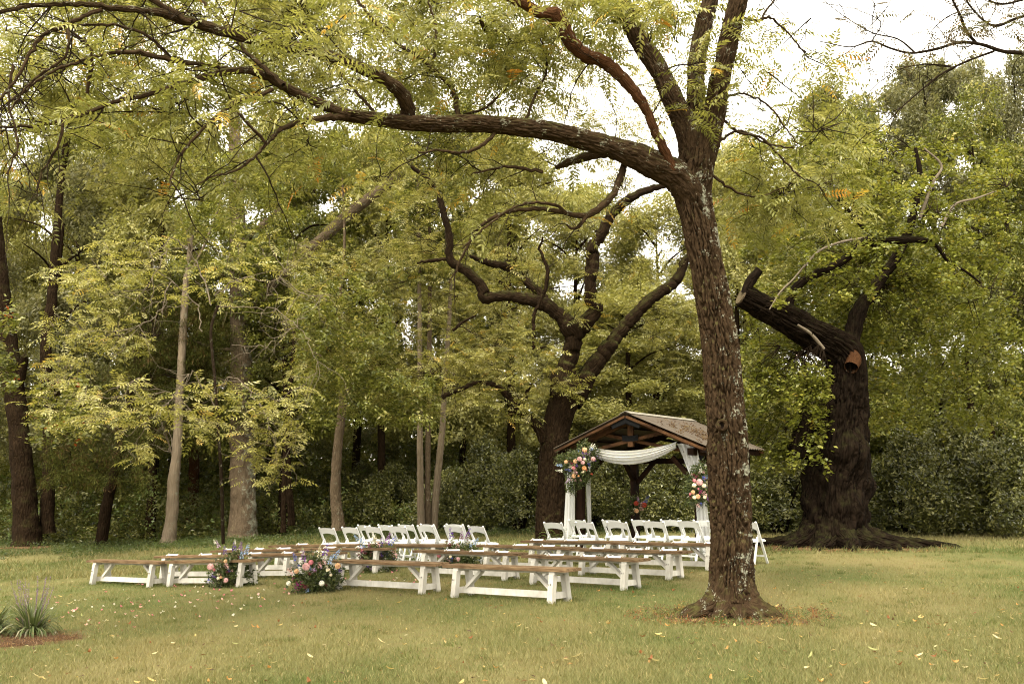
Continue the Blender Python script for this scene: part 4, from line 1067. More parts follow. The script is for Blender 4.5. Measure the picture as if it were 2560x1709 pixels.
fans = {'R3': (-.35, .25, .8), 'R4': (-.55, .15, .65), 'R5': (-.9, -.15, .55), 'R6': (-.65, 0.2, .85), 'R7': (-.85, 0.0), 'R8': (-.55, .25, .95), 'L3': (-.75, .15), 'L4': (-.9, -.05, .75), 'L5': (-.7, .1, .8), 'L6': (-.3, .5), 'L7': (-.35, .4), 'L8': (-.8,)}
ordn = ['left', 'middle', 'right']
for k, xs_ in fans.items():
    for j, l in enumerate(xs_):
        M = BN[k].matrix_world
        p = M @ Vector((l, rng.uniform(-.05, .03), .4535))
        nm = 'only' if len(xs_) == 1 else (ordn[j] if len(xs_) == 3 else ('left', 'right')[j])
        o = empty('wrapped_fan', p, -R(rng.uniform(5, 40)), f'{nm} pale pink wrapped fan lying on the {bdesc[k]}', 'fan', 'wrapped hand fans on the benches')
        o.rotation_euler[1] = BN[k].rotation_euler[1]
        a, b = FM[int(rng.integers(0, 4))]
        link('pouch', a, o); link('wrap', b, o)
        o.scale = (1.1, 1.0, .8)

# ------------------------------------------------------------------ folding chairs
def make_chair():
    t = empty('folding_chair')
    hw = .215
    def par(name, fn, m=M_CHAIR):
        mb = MB(); fn(mb); return mb.build(name, m, t)
    for s in (-1, 1):
        def fr(mb, s=s):
            beam(mb, (s * hw, .235, 0), (s * hw, -.185, .775), .024, .042, up=(1, 0, 0))
            tube(mb, [(s * hw, -.176, .760), (s * hw, -.192, .788), (s * hw, -.197, .803)], [.021, .024, .012], seg=8, step=.01)
        mb = MB(); fr(mb); mb.build('side_frame', M_CHAIR, t)
        mb = MB()
        beam(mb, (s * (hw - .03), -.235, 0), (s * (hw - .03), -.075, .505), .022, .036, up=(1, 0, 0))
        tube(mb, [(s * (hw - .03), -.08, .49), (s * (hw - .03), -.073, .515)], [.020, .010], seg=8, step=.01)
        mb.build('rear_leg', M_CHAIR, t)
        mb = MB(); beam(mb, (s * (hw - .012), -.06, .545), (s * (hw - .012), -.02, .455), .022, .05, up=(1, 0, 0)); mb.build('bracket', M_CHAIR, t)
    # arched back panel
    n = 13; V = []; F = []
    for i in range(n):
        u = -1 + 2 * i / (n - 1); x = u * (hw - .006)
        y = -.180 + .022 * (u * u - 1) * -1 * -1
        zt = .775 + .020 * (1 - u * u); zb = .640 + .035 * (1 - u * u) - (.012 if abs(u) > .9 else 0)
        for dy in (-.009, .009):
            for z in (zb, zt): V.append((x, -.185 - .028 * (1 - u * u) + dy + (.775 - z) * .48, z))
    for i in range(n - 1):
        a = i * 4; b = a + 4
        F += [[a, a + 1, b + 1, b], [a + 2, b + 2, b + 3, a + 3], [a + 1, a + 3, b + 3, b + 1], [a, b, b + 2, a + 2]]
    mb = MB(); mb.add(V, F); mb.build('back_rail', M_CHAIR, t)
    mb = MB(); box(mb, (0, .045, .425), (.385, .39, .028)); mb.build('seat', M_CHAIR, t)
    mb = MB(); box(mb, (0, .05, .4475), (.36, .355, .018), taper=.96); mb.build('seat_pad', M_PAD, t)
    mb = MB(); box(mb, (0, -.202, .12), (2 * hw - .085, .02, .032)); mb.build('rear_stretcher', M_CHAIR, t)
    mb = MB(); box(mb, (0, .168, .14), (2 * hw - .028, .02, .032)); mb.build('front_stretcher', M_CHAIR, t)
    index_kids(t)
    return t
ch0 = make_chair(); first = [True]
def chair(x, y, a, lb, grp):
    o = ch0 if first[0] else copy_tree(ch0); first[0] = False
    x += rng.normal(0, .025); y += rng.normal(0, .04)
    o.location = (x, y, float(gz(x, y)) + .004); o.rotation_euler = (0, 0, -R(a)); o.scale = (1.06, 1.0, 1.0)
    tag(o, lb, 'chair', grp)
N_ = ['first', 'second', 'third', 'fourth', 'fifth', 'sixth', 'seventh', 'eighth']
for i, px in enumerate((840, 894, 957, 1018, 1077, 1148, 1209)):
    dd = 22.7 + (20.9 - 22.7) * (px - 840) / 369
    chair((px - 1280) / FPX * dd, dd, 42 + rng.uniform(-8, 8), f'{N_[i]} white folding chair from the left, front chair row left of the aisle', 'white folding chairs left of the aisle')
for i, px in enumerate((928, 985, 1033, 1090, 1154)):
    dd = 23.6 + (21.9 - 23.6) * (px - 928) / 226
    chair((px - 1280) / FPX * dd, dd, 42 + rng.uniform(-8, 8), f'{N_[i]} white folding chair from the left in the rear chair row left of the aisle', 'white folding chairs left of the aisle')
for i, px in enumerate((1395, 1472, 1550, 1637, 1729, 1800, 1868)):
    dd = 21.5 + (19.5 - 21.5) * (px - 1395) / 473
    chair((px - 1280) / FPX * dd, dd, 42 + rng.uniform(-8, 8), f'{N_[i]} white folding chair from the left, nearer chair row right of the aisle' if i != 6 else 'white folding chair sticking out right of the walnut trunk', 'white folding chairs right of the aisle')
for i, px in enumerate((1455, 1531, 1605, 1684, 1764)):
    dd = 22.3 + (20.5 - 22.3) * (px - 1455) / 309
    chair((px - 1280) / FPX * dd, dd, 40 + rng.uniform(-8, 8), f'{N_[i]} white folding chair from the left, row closest to the pavilion', 'white folding chairs right of the aisle')

# ------------------------------------------------------------------ pavilion
PH = R(34)
pv = empty('pavilion', (2.48, 21.8, 0), -PH, 'small open timber pavilion with a rusty corrugated tin gable roof', 'pavilion')
M_CEDARF = wood_mat('timber_lit_tone', (.022, .010, .0045), (.115, .055, .023), grain=(3, 3, 1.2))  # lighter copy of the same timber, outdoor light put into the colour
def part(name, m, fn, parent=pv, **kw):
    mb = MB(); fn(mb); return mb.build(name, m, parent, **kw)
HW, EZ, RZ, RD = 1.83, 2.30, 3.05, 3.52
fy, by = .52, 3.25
GP = -.05
for sx in (-1, 1):
    for y in (fy, by):
        part('post', M_CEDAR, lambda mb: box(mb, (sx * 1.46, y, (GP + 2.12) / 2 - .05), (.165, .165, 2.12 - GP + .1)))
    part('top_plate', M_CEDAR, lambda mb: beam(mb, (sx * 1.46, .12, 2.20), (sx * 1.46, RD - .12, 2.20), .14, .15))
    part('eave_beam', M_CEDAR, lambda mb: beam(mb, (sx * (HW - .10), .05, EZ - .075), (sx * (HW - .10), RD - .05, EZ - .075), .05, .10))
    for y, dy in ((fy, 1), (by, -1)):
        part('knee_brace', M_CEDAR, lambda mb: beam(mb, (sx * 1.46, y + dy * .08, 1.62), (sx * 1.46, y + dy * .62, 2.14), .09, .10, up=(1, 0, 0)))
        part('knee_brace', M_CEDAR, lambda mb: beam(mb, (sx * 1.38, y, 1.55), (sx * .86, y, 2.10), .10, .10, up=(0, 1, 0)))
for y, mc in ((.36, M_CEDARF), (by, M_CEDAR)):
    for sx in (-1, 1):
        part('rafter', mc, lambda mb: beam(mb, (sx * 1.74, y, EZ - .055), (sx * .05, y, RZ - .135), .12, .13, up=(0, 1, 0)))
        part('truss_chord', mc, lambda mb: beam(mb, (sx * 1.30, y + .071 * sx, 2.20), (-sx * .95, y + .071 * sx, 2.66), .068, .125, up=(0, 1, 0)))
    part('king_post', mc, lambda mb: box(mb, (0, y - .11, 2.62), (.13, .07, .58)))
part('tie_beam', M_CEDAR, lambda mb: beam(mb, (-1.5, by + .02, 2.07), (1.5, by + .02, 2.07), .13, .12, up=(0, 1, 0)))
for sx in (-1, 1):
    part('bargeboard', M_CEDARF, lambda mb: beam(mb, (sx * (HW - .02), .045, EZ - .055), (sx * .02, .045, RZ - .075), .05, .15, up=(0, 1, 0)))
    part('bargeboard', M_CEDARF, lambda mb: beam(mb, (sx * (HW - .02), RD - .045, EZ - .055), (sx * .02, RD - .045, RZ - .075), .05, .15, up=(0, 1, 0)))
    for k in range(5):
        t = .1 + k * .2
        part('purlin', M_CEDAR, lambda mb: beam(mb, (sx * HW * (1 - t), .075, EZ + (RZ - EZ) * t - .035), (sx * HW * (1 - t), RD - .075, EZ + (RZ - EZ) * t - .035), .07, .035))
def plate_poly(mb, pts, y0, y1):
    n = len(pts); v = [(a, y0, b) for a, b in pts] + [(a, y1, b) for a, b in pts]
    mb.add(v, np.array([[i, (i + 1) % n, n + (i + 1) % n, n + i] for i in range(n)]))
    c = len(v)
    mb.add([(sum(a for a, _ in pts) / n, y0, sum(b for _, b in pts) / n)] + [(a, y0, b) for a, b in pts], [[0, 1 + (i + 1) % n, 1 + i] for i in range(n)])
    mb.add([(sum(a for a, _ in pts) / n, y1, sum(b for _, b in pts) / n)] + [(a, y1, b) for a, b in pts], [[0, 1 + i, 1 + (i + 1) % n] for i in range(n)])
ya = .36 - .155
def bolts(mb, pts, y):
    for a, b in pts: tube(mb, [(a, y, b), (a, y - .008, b)], [.008, .007], seg=6, step=.01)
pl = part('iron_plate', M_IRON, lambda mb: plate_poly(mb, [(-.19, 2.46), (-.07, 2.45), (.07, 2.45), (.19, 2.46), (.20, 2.59), (.07, 2.57), (-.07, 2.57), (-.20, 2.59)], ya - .002, ya + .006))
part('bolts', M_IRON, lambda mb: bolts(mb, [(x, z) for x in (-.15, -.10, -.035, .035, .10, .15) for z in (2.485, 2.545)], ya - .004), parent=pl)
sl = (RZ - EZ) / HW
part('iron_plate', M_IRON, lambda mb: plate_poly(mb, [(0, RZ - .07), (-.36, RZ - .07 - .36 * sl), (-.33, RZ - .20 - .33 * sl), (0, RZ - .20), (.33, RZ - .20 - .33 * sl), (.36, RZ - .07 - .36 * sl)], -.002, .012))
for sx in (-1, 1):
    part('iron_plate', M_IRON, lambda mb: box(mb, (sx * 1.46, fy, 2.07), (.175, .175, .10)))
# corrugated roof sheets, each side of three lapped sheets
for sx in (-1, 1):
    for k in range(4):
        y0, y1 = RD * k / 4, RD * (k + 1) / 4 + (.03 if k < 3 else 0)
        def sheet(mb):
            n = 34; ys_ = np.linspace(y0, y1, n); V = []
            for j in range(2):
                for y in ys_:
                    hgt = .018 * math.sin(y / .11 * 2 * math.pi) + .022 + (k % 2) * .002
                    if j == 0: V.append((sx * (HW + .03), y, EZ + hgt - .012))
                    else: V.append((sx * .005, y, RZ + hgt))
            F = [[i, i + 1, n + i + 1, n + i] if sx > 0 else [i, n + i, n + i + 1, i + 1] for i in range(n - 1)]
            mb.add(V, F)
        o = part('roof_sheet', M_ROOF, sheet, smooth=False)
        md = o.modifiers.new('thickness', 'SOLIDIFY'); md.thickness = .002
part('ridge_cap', plain('pale_ridge_metal', (.26, .235, .185), .5, .3), lambda mb: [beam(mb, (sx * .075, -.01, RZ + .022), (sx * .075, RD + .01, RZ + .022), .15, .008, up=(sx * sl, 0, 1)) for sx in (-1, 1)])
# leaf litter on the roof
mb = MB(); n = 260; u = np.clip(rng.normal(.62, .2, n), .05, .97); y = np.clip(rng.normal(1.25, .5, n) - (u - .6) * .8, .1, RD - .1)
u = u[:170]; y = y[:170]
leaves(mb, np.stack([HW * u, y, RZ - (RZ - EZ) * u + .038], 1), 'holly', [((.15, .085, .035), 3), ((.20, .14, .06), 1), ((.09, .045, .02), 2)], .55, flat=.85)
mb.build('roof_litter', M_LEAF, pv, kind='stuff')
# hanging bulb in the middle
part('lamp_cord', M_IRON, lambda mb: tube(mb, [(0, fy, 2.36), (0, fy, 2.26)], [.004, .004], seg=5, step=.05))
# drapes
dr = empty('fabric_drape', (2.48, 21.8, 0), -PH, 'white chiffon swag with side tails draped across the pavilion front', 'drape')
def cloth(name, f, nu, nv, folds):
    U, Vv = np.meshgrid(np.linspace(0, 1, nu), np.linspace(0, 1, nv)); U = U.ravel(); Vv = Vv.ravel()
    pts = np.array([f(a, b) for a, b in zip(U, Vv)])
    ii, jj = np.meshgrid(np.arange(nu - 1), np.arange(nv - 1)); b0 = (jj * nu + ii).ravel()
    mb = MB(); mb.add(pts, np.stack([b0, b0 + 1, b0 + nu + 1, b0 + nu], 1), (.70, .70, .71))
    mb.build(name, M_CLOTH, dr, smooth=True)
def swag(u, v):
    x = -1.22 + 2.34 * u
    s = 1 - (2 * u - 1) ** 2
    top = 2.41 - .17 * s; bot = 2.28 - .32 * s - .03 * math.sin(u * 3)
    z = top + (bot - top) * v
    pinch = .35 + .65 * s
    return (x, .17 - .05 * pinch * math.sin(v * 27 + u * 2.5) - .05 * math.sin(v * math.pi) - .012 * math.sin(v * 61 + u * 4), z + .012 * math.sin(v * 27))
cloth('swag', swag, 44, 40, 4)
def tail(x0, x1, xb0, xb1, z0, z1, yb, ph):
    def f(u, v):
        a = x0 + (xb0 - x0) * v ** .8; b = x1 + (xb1 - x1) * v ** .8
        return (a + (b - a) * u, yb - .03 * math.sin(u * 19 + ph + v * 1.5) - .012 * math.sin(u * 43 + v * 3) + .03 * v, z0 + (z1 - z0) * v)
    return f
cloth('left_tail', tail(-1.64, -1.50, -1.84, -1.52, 2.24, -.03, .36, 0), 26, 40, 0)
cloth('rear_tail', tail(-1.36, -1.28, -1.36, -1.26, 2.1, .5, .66, 1), 12, 20, 0)
cloth('upper_right_tail', tail(1.06, 1.50, 1.34, 1.62, 2.38, 1.66, .33, 2), 22, 20, 0)
cloth('right_tail', tail(1.42, 1.62, 1.50, 1.80, 1.62, -.03, .38, .5), 26, 36, 0)

# ------------------------------------------------------------------ flowers
FC = {'blush': (.62, .38, .38), 'pink': (.60, .22, .25), 'peach': (.64, .40, .23), 'cream': (.78, .70, .52), 'white': (.80, .78, .70), 'burgundy': (.16, .012, .04), 'violet': (.16, .07, .38), 'purple': (.26, .10, .36), 'blue': (.10, .12, .50), 'sky': (.30, .42, .70), 'orange': (.55, .28, .11), 'red': (.42, .07, .04), 'plum': (.22, .02, .12), 'lilac': (.45, .30, .50)}
BC = {}
def bloom(kind, col):
    if (kind, col) in BC: return BC[(kind, col)]
    r = np.random.default_rng(hash(kind) % 100 + len(BC)); mb = MB(); c = np.array(FC[col])
    if kind in ('dahlia', 'rose'):
        n = 70 if kind == 'dahlia' else 26
        core = []
        for i in range(7):
            for j in range(10):
                th_, ph_ = math.pi * i / 6, 2 * math.pi * j / 10; core.append((.52 * math.sin(th_) * math.cos(ph_), .52 * math.sin(th_) * math.sin(ph_), .52 * math.cos(th_)))
        mb.add(core, [[i * 10 + j, i * 10 + (j + 1) % 10, (i + 1) * 10 + (j + 1) % 10, (i + 1) * 10 + j] for i in range(6) for j in range(10)], c * .9)
        for i in range(n):
            t = (i + .5) / n; ph = i * 2.39996; zz = 1 - 1.45 * t; rr = math.sqrt(max(1 - zz * zz, 0))
            d = np.array([rr * math.cos(ph), rr * math.sin(ph), zz]); e = np.array([zz * math.cos(ph), zz * math.sin(ph), -rr])
            L, w = (.68, .27) if kind == 'dahlia' else (.75, .80)
            q = leafq(d * .50 - e * .1, d * (.75 if kind == 'rose' else .55) + e * .8, d, L, w, .3)
            mb.add(q, [[0, 1, 2], [0, 2, 3]], c * r.uniform(.62, 1.2))
    elif kind == 'spike':
        tube(mb, [(0, 0, -2.2), (0, 0, 4)], [.09, .05], seg=4, step=1, col=(.10, .14, .04))
        for i in range(60):
            t = i / 60; ph = i * 2.4; z = -1 + t * 5; s = .75 * (1 - .75 * t) + .12
            p = np.array([math.cos(ph) * s * .7, math.sin(ph) * s * .7, z])
            q = leafq(p, r.normal(0, 1, 3) + np.array([math.cos(ph), math.sin(ph), .3]), r.normal(0, 1, 3), s * .9, s * .9)
            cc = c if r.random() > .12 else np.array([.6, .6, .55])
            if t > .88: cc = np.array([.4, .45, .25])
            mb.add(q, [[0, 1, 2], [0, 2, 3]], cc * r.uniform(.7, 1.3))
    elif kind == 'sprig':
        for i in range(36):
            p = r.normal(0, .55, 3); q = leafq(p, r.normal(0, 1, 3) + [0, 0, .6], r.normal(0, 1, 3), .42, .40)
            mb.add(q, [[0, 1, 2], [0, 2, 3]], c * r.uniform(.75, 1.2))
    BC[(kind, col)] = mb.mesh({'dahlia': 'dahlia', 'rose': 'rose', 'spike': 'delphinium', 'sprig': 'sprig'}[kind], M_PETAL)
    return BC[(kind, col)]
PAL_F = [((.060, .080, .020), 5), ((.100, .120, .038), 3), ((.16, .17, .08), 2), ((.030, .045, .011), 3)]
def arrangement(loc, label, items, greens, rz=0, name='flower_arrangement', face=None, extra=None):
    """items: (kind, colour, x, y, z, size, tilt to the right) around loc; greens: list of blobs (x, y, z, r, n)"""
    o = empty(name, loc, rz, label, 'flowers', None)
    mb = MB(); pos = []
    for (x, y, z, r, n) in greens:
        u = rng.normal(0, 1, (n, 3)); u /= np.linalg.norm(u, axis=1)[:, None]; pos.append(np.array([x, y, z]) + u * r * rng.uniform(.4, 1.1, (n, 1)))
    pos = np.concatenate(pos)
    if extra is None: pos = pos[pos[:, 2] > .02]
    leaves(mb, pos[::2], 'holly', PAL_F, .95, flat=.1, var=.4)
    leaves(mb, pos[::5] , 'needle', PAL_F, .7, flat=.1, var=.4)
    mb.build('greenery', M_LEAF, o, kind='stuff')
    gr = greens[:3]; sc_ = ['burgundy', 'violet', 'cream', 'blush', 'lilac', 'white', 'sky', 'plum', 'blush', 'cream']
    for _ in range(16):
        gx_, gy_, gz_, gr_, _n = gr[int(rng.integers(0, len(gr)))]; a_ = rng.uniform(-1.3, 1.3); e_ = rng.uniform(-.5, 1.2)
        items = items + [('sprig', sc_[int(rng.integers(0, 10))], gx_ + math.sin(a_) * math.cos(e_) * gr_ * 1.1, gy_ - math.cos(a_) * math.cos(e_) * gr_ * 1.15, max(gz_ + math.sin(e_) * gr_ * 1.1, .05) if extra is None else gz_ + math.sin(e_) * gr_ * 1.1, rng.uniform(.016, .03), 0)]
    for it in items:
        k, c, x, y, z, s, tl = it
        me = bloom(k, c)
        b = link(me.name.split('.')[0], me, o, kind='stuff' if k == 'sprig' else None)
        b.location = (x, y, z); b.scale = (s,) * 3
        if k in ('dahlia', 'rose'): b.rotation_euler = (R(62 + rng.uniform(-12, 12)), rng.uniform(-.3, .3), rng.uniform(-.5, .5) - math.atan2(0, 1))
        else: b.rotation_euler = (R(rng.uniform(-8, 8)), R(tl), 0)
    return o
def zi(org, sc, ppm, cx, by):
    """enlargement pixel -> metres left/right and up from an arrangement's foot"""
    return lambda x, y: (((org[0] + x / sc) - cx) / ppm, (by - (org[1] + y / sc)) / ppm)
# aisle front left
g = G(575, 1465, True); f = zi((400, 1300), 4.698, FPX / g.y, 575, 1466)
def items(f, rows, y=-.36):
    out = []
    for k, c, x, yy, s, tl in rows:
        a, b = f(x, yy); dy = -.12 if k == 'spike' else y * (1 - min(abs(a) / .45, 1) * .5) * (1 - min(max(b, 0) / .9, 1) * .6)
        out.append((k, c, a, dy + rng.uniform(-.02, .02), max(b, .06), s * 1.08, tl))
    return out
arrangement(g, 'aisle flower arrangement with pink dahlias and blue delphiniums at the front-left bench end', items(f, [('dahlia', 'blush', 625, 548, .062, 0), ('dahlia', 'blush', 832, 690, .045, 0), ('dahlia', 'pink', 668, 582, .026, 0), ('sprig', 'blush', 828, 535, .045, 0), ('rose', 'cream', 738, 670, .026, 0),
    ('rose', 'peach', 770, 660, .024, 0), ('rose', 'cream', 728, 630, .024, 0), ('rose', 'cream', 996, 685, .030, 0), ('rose', 'peach', 800, 485, .030, 0), ('spike', 'violet', 880, 350, .034, -4), ('spike', 'purple', 945, 345, .032, 8), ('spike', 'sky', 1015, 385, .040, 14), ('spike', 'sky', 965, 440, .034, 6), ('spike', 'lilac', 690, 320, .030, -28),
    ('spike', 'violet', 775, 390, .030, -12), ('sprig', 'violet', 655, 650, .030, 0), ('sprig', 'blue', 610, 705, .030, 0), ('sprig', 'sky', 990, 535, .035, 0), ('sprig', 'violet', 690, 660, .02, 0), ('sprig', 'burgundy', 940, 445, .018, 0), ('sprig', 'burgundy', 830, 605, .02, 0), ('spike', 'white', 655, 285, .018, -25), ('spike', 'white', 880, 285, .018, 0), ('sprig', 'white', 950, 620, .04, 0)]),
    [(0, 0, .14, .26, 200), (-.12, -.02, .2, .22, 90), (.16, 0, .25, .24, 110), (.05, 0, .45, .2, 70), (.22, 0, .12, .22, 60), (-.2, 0, .1, .16, 50)])
g = G(785, 1478, True); f = zi((400, 1300), 4.698, FPX / g.y, 785, 1479)
arrangement(g, 'aisle flower arrangement with burgundy and cream blooms at the front-right bench end', items(f, [('dahlia', 'blush', 1745, 545, .062, 0), ('dahlia', 'white', 1928, 728, .046, 0), ('rose', 'peach', 2090, 545, .044, 0), ('rose', 'cream', 1990, 590, .032, 0), ('rose', 'cream', 2022, 640, .022, 0), ('rose', 'pink', 1795, 500, .036, 0), ('sprig', 'plum', 1655, 765, .062, 0),
    ('sprig', 'burgundy', 1740, 770, .042, 0), ('sprig', 'blush', 1560, 610, .06, 0), ('rose', 'peach', 1630, 600, .034, 0), ('rose', 'white', 1540, 735, .034, 0), ('spike', 'purple', 1695, 470, .040, -4), ('spike', 'violet', 1950, 400, .044, 12), ('spike', 'cream', 1875, 420, .036, 4), ('spike', 'sky', 2060, 430, .036, 38), ('spike', 'blue', 1600, 460, .028, -22),
    ('spike', 'sky', 2000, 500, .034, 16), ('sprig', 'lilac', 1830, 585, .034, 0), ('sprig', 'blush', 1900, 530, .04, 0), ('sprig', 'burgundy', 1790, 625, .022, 0), ('sprig', 'violet', 2110, 600, .034, 0), ('spike', 'white', 1685, 410, .024, -6), ('sprig', 'blush', 1945, 500, .04, 0), ('sprig', 'blue', 1650, 545, .022, 0)]),
    [(0, 0, .14, .26, 230), (-.15, -.02, .16, .22, 90), (.18, 0, .22, .24, 120), (.0, 0, .42, .2, 70), (.2, -.02, .1, .2, 60)])
g = G(945, 1428, True); f = zi((780, 1280), 4.698, FPX / g.y, 945, 1429)
arrangement(g, 'second aisle arrangement on the left, tall purple and blue spikes behind a bench', items(f, [('spike', 'sky', 600, 400, .048, -10), ('spike', 'sky', 540, 330, .032, -35), ('spike', 'blue', 930, 370, .042, 38), ('spike', 'purple', 885, 350, .044, 18), ('spike', 'violet', 815, 395, .040, 4), ('spike', 'plum', 685, 430, .034, -6), ('spike', 'white', 720, 300, .026, -4), ('sprig', 'blush', 975, 490, .07, 0),
    ('sprig', 'blush', 790, 380, .05, 0), ('sprig', 'burgundy', 560, 505, .04, 0), ('sprig', 'pink', 600, 450, .036, 0), ('sprig', 'violet', 830, 510, .03, 0), ('sprig', 'burgundy', 640, 485, .03, 0), ('sprig', 'blue', 885, 495, .024, 0), ('sprig', 'lilac', 720, 655, .03, 0), ('sprig', 'violet', 675, 630, .024, 0), ('spike', 'cream', 745, 350, .032, 2)]),
    [(0, 0, .14, .28, 220), (-.15, 0, .3, .22, 110), (.14, 0, .32, .22, 110), (.2, 0, .08, .22, 60), (-.2, 0, .1, .2, 60)])
g = G(1150, 1418, True); f = zi((780, 1280), 4.698, FPX / g.y, 1150, 1419)
arrangement(g, 'second aisle arrangement on the right, seen between the benches', items(f, [('spike', 'violet', 1645, 290, .046, -12), ('spike', 'lilac', 1755, 310, .036, 6), ('spike', 'violet', 1835, 280, .038, 14), ('spike', 'sky', 1915, 370, .034, 34), ('sprig', 'burgundy', 1620, 380, .05, 0), ('sprig', 'blush', 1720, 390, .04, 0), ('rose', 'pink', 1505, 505, .048, 0), ('rose', 'cream', 1635, 520, .028, 0),
    ('dahlia', 'blush', 1725, 545, .045, 0), ('sprig', 'blue', 1650, 545, .03, 0), ('sprig', 'burgundy', 1690, 565, .03, 0), ('sprig', 'sky', 1870, 395, .03, 0), ('spike', 'plum', 1815, 310, .03, 8)]),
    [(0, 0, .14, .27, 190), (-.12, 0, .28, .22, 100), (.16, 0, .26, .24, 110), (.2, 0, .08, .2, 50)])
# sprays on the pavilion posts
def on_pav(lx, ly, z): 
    return Vector((2.48 + lx * math.cos(PH) + ly * math.sin(PH), 21.8 - lx * math.sin(PH) + ly * math.cos(PH), z))
l = P(1330 * 1.0898, 1075 * 1.0898, 22.55, True); ctr = (1466, 1166)
f = zi((1380, 1020), 8.712, FPX / 22.4, 1449, 1160)
l = P(1449, 1160, 22.35, True)
def items2(f, rows):
    out = []
    for k, c, x, yy, s, tl in rows:
        a, b = f(x, yy); dy = -.34 * math.sqrt(max(1 - (a / .55) ** 2 - ((b) / .7) ** 2, .1)) + (.12 if k == 'spike' else 0)
        out.append((k, c, a, dy, b, s * 1.02, tl))
    return out
arrangement(l, 'large peach, blush and blue flower spray tied to the front-left pavilion post', items2(f, [('rose', 'peach', 692, 920, .056, 0), ('rose', 'peach', 488, 1162, .046, 0), ('rose', 'peach', 293, 1172, .038, 0), ('rose', 'orange', 675, 1305, .050, 0), ('rose', 'red', 705, 1345, .034, 0), ('rose', 'peach', 455, 1470, .046, 0), ('dahlia', 'blush', 580, 1112, .060, 0),
    ('dahlia', 'blush', 872, 1112, .058, 0), ('dahlia', 'blush', 648, 1190, .050, 0), ('rose', 'pink', 455, 1300, .036, 0), ('sprig', 'blush', 495, 1380, .05, 0), ('rose', 'cream', 690, 1115, .03, 0), ('rose', 'cream', 650, 1380, .03, 0), ('sprig', 'violet', 645, 1000, .034, 0), ('sprig', 'purple', 715, 1005, .032, 0), ('sprig', 'burgundy', 410, 1210, .05, 0), ('sprig', 'violet', 515, 1260, .03, 0),
    ('spike', 'blue', 785, 1190, .036, 170), ('spike', 'lilac', 790, 1020, .032, 15), ('spike', 'white', 800, 1290, .024, 175), ('spike', 'sky', 190, 1245, .032, -85), ('spike', 'blue', 370, 1345, .030, -80), ('spike', 'white', 200, 1360, .034, -85), ('sprig', 'white', 870, 860, .06, 0), ('sprig', 'sky', 845, 890, .04, 0), ('sprig', 'violet', 905, 1140, .03, 0), ('sprig', 'cream', 400, 1290, .03, 0), ('spike', 'lilac', 350, 1550, .03, -140), ('sprig', 'violet', 665, 1090, .03, 0), ('rose', 'orange', 555, 1470, .022, 0), ('sprig', 'red', 840, 1430, .026, 0)]),
    [(0, .02, 0, .33, 240), (.16, .02, .16, .26, 130), (-.05, .02, -.25, .24, 110), (.3, .02, .22, .16, 60), (-.3, .04, .05, .16, 60), (-.38, .04, .1, .12, 30), (-.15, .03, -.5, .12, 40), (.1, .03, .42, .10, 30)], extra=1)
l = P(1742, 1222, 20.95, True); f = zi((1660, 1100), 4.9, FPX / 20.95, 1742, 1222)
arrangement(l, 'smaller cream, peach and pink flower spray on the front-right pavilion post', items2(f, [('dahlia', 'blush', 400, 515, .074, 0), ('rose', 'cream', 337, 550, .044, 0), ('rose', 'cream', 453, 555, .044, 0), ('rose', 'pink', 342, 495, .036, 0), ('rose', 'peach', 320, 633, .042, 0), ('rose', 'peach', 378, 683, .048, 0), ('rose', 'cream', 338, 692, .040, 0), ('rose', 'cream', 460, 690, .036, 0),
    ('sprig', 'blush', 460, 650, .056, 0), ('sprig', 'plum', 410, 630, .04, 0), ('rose', 'pink', 385, 592, .02, 0), ('rose', 'pink', 288, 655, .024, 0), ('sprig', 'burgundy', 360, 445, .04, 0), ('sprig', 'blue', 455, 465, .04, 0), ('sprig', 'blue', 415, 770, .026, 0), ('sprig', 'blush', 380, 790, .04, 0), ('spike', 'white', 435, 380, .034, 5), ('sprig', 'sky', 510, 450, .034, 0), ('sprig', 'purple', 505, 710, .04, 0), ('sprig', 'burgundy', 290, 695, .03, 0)]),
    [(0, .02, 0, .28, 200), (.06, .02, .28, .20, 90), (.12, .02, .36, .16, 50), (0, .02, -.2, .18, 80), (.2, .03, .3, .1, 30)], extra=1)
q = on_pav(-1.2, 2.6, 0); l = P(1588, 1258, 24.0, True); f = zi((1360, 1000), 3.915, FPX / 24.0, 1588, 1258)
arrangement(l, 'small red and blue flower arrangement on a slim stand inside the pavilion', items2(f, [('rose', 'red', 885, 1005, .055, 0), ('rose', 'red', 962, 1020, .060, 0), ('rose', 'peach', 888, 1075, .050, 0), ('sprig', 'blush', 935, 1050, .06, 0), ('spike', 'blue', 985, 985, .042, 30), ('sprig', 'blush', 940, 1010, .05, 0), ('spike', 'lilac', 910, 980, .03, -5), ('sprig', 'cream', 870, 1060, .03, 0)]), [(0, .02, 0, .16, 90), (-.05, 0, -.08, .14, 40)], extra=1)
mb = MB(); sg = np.array(l); zb = float(gz(l.x, l.y)); tube(mb, [(sg[0], sg[1], zb), (sg[0], sg[1], sg[2] - .1)], [.014, .012], seg=8, step=.2); tube(mb, [(sg[0], sg[1], sg[2] - .14), (sg[0], sg[1], sg[2] - .02)], [.05, .075], seg=10, step=.05); tube(mb, [(sg[0], sg[1], zb), (sg[0], sg[1], zb + .02)], [.14, .12], seg=14, step=.05)
mb.build('flower_stand', M_IRON, label='slim dark stand carrying the small red and blue flowers inside the pavilion', cat='stand')

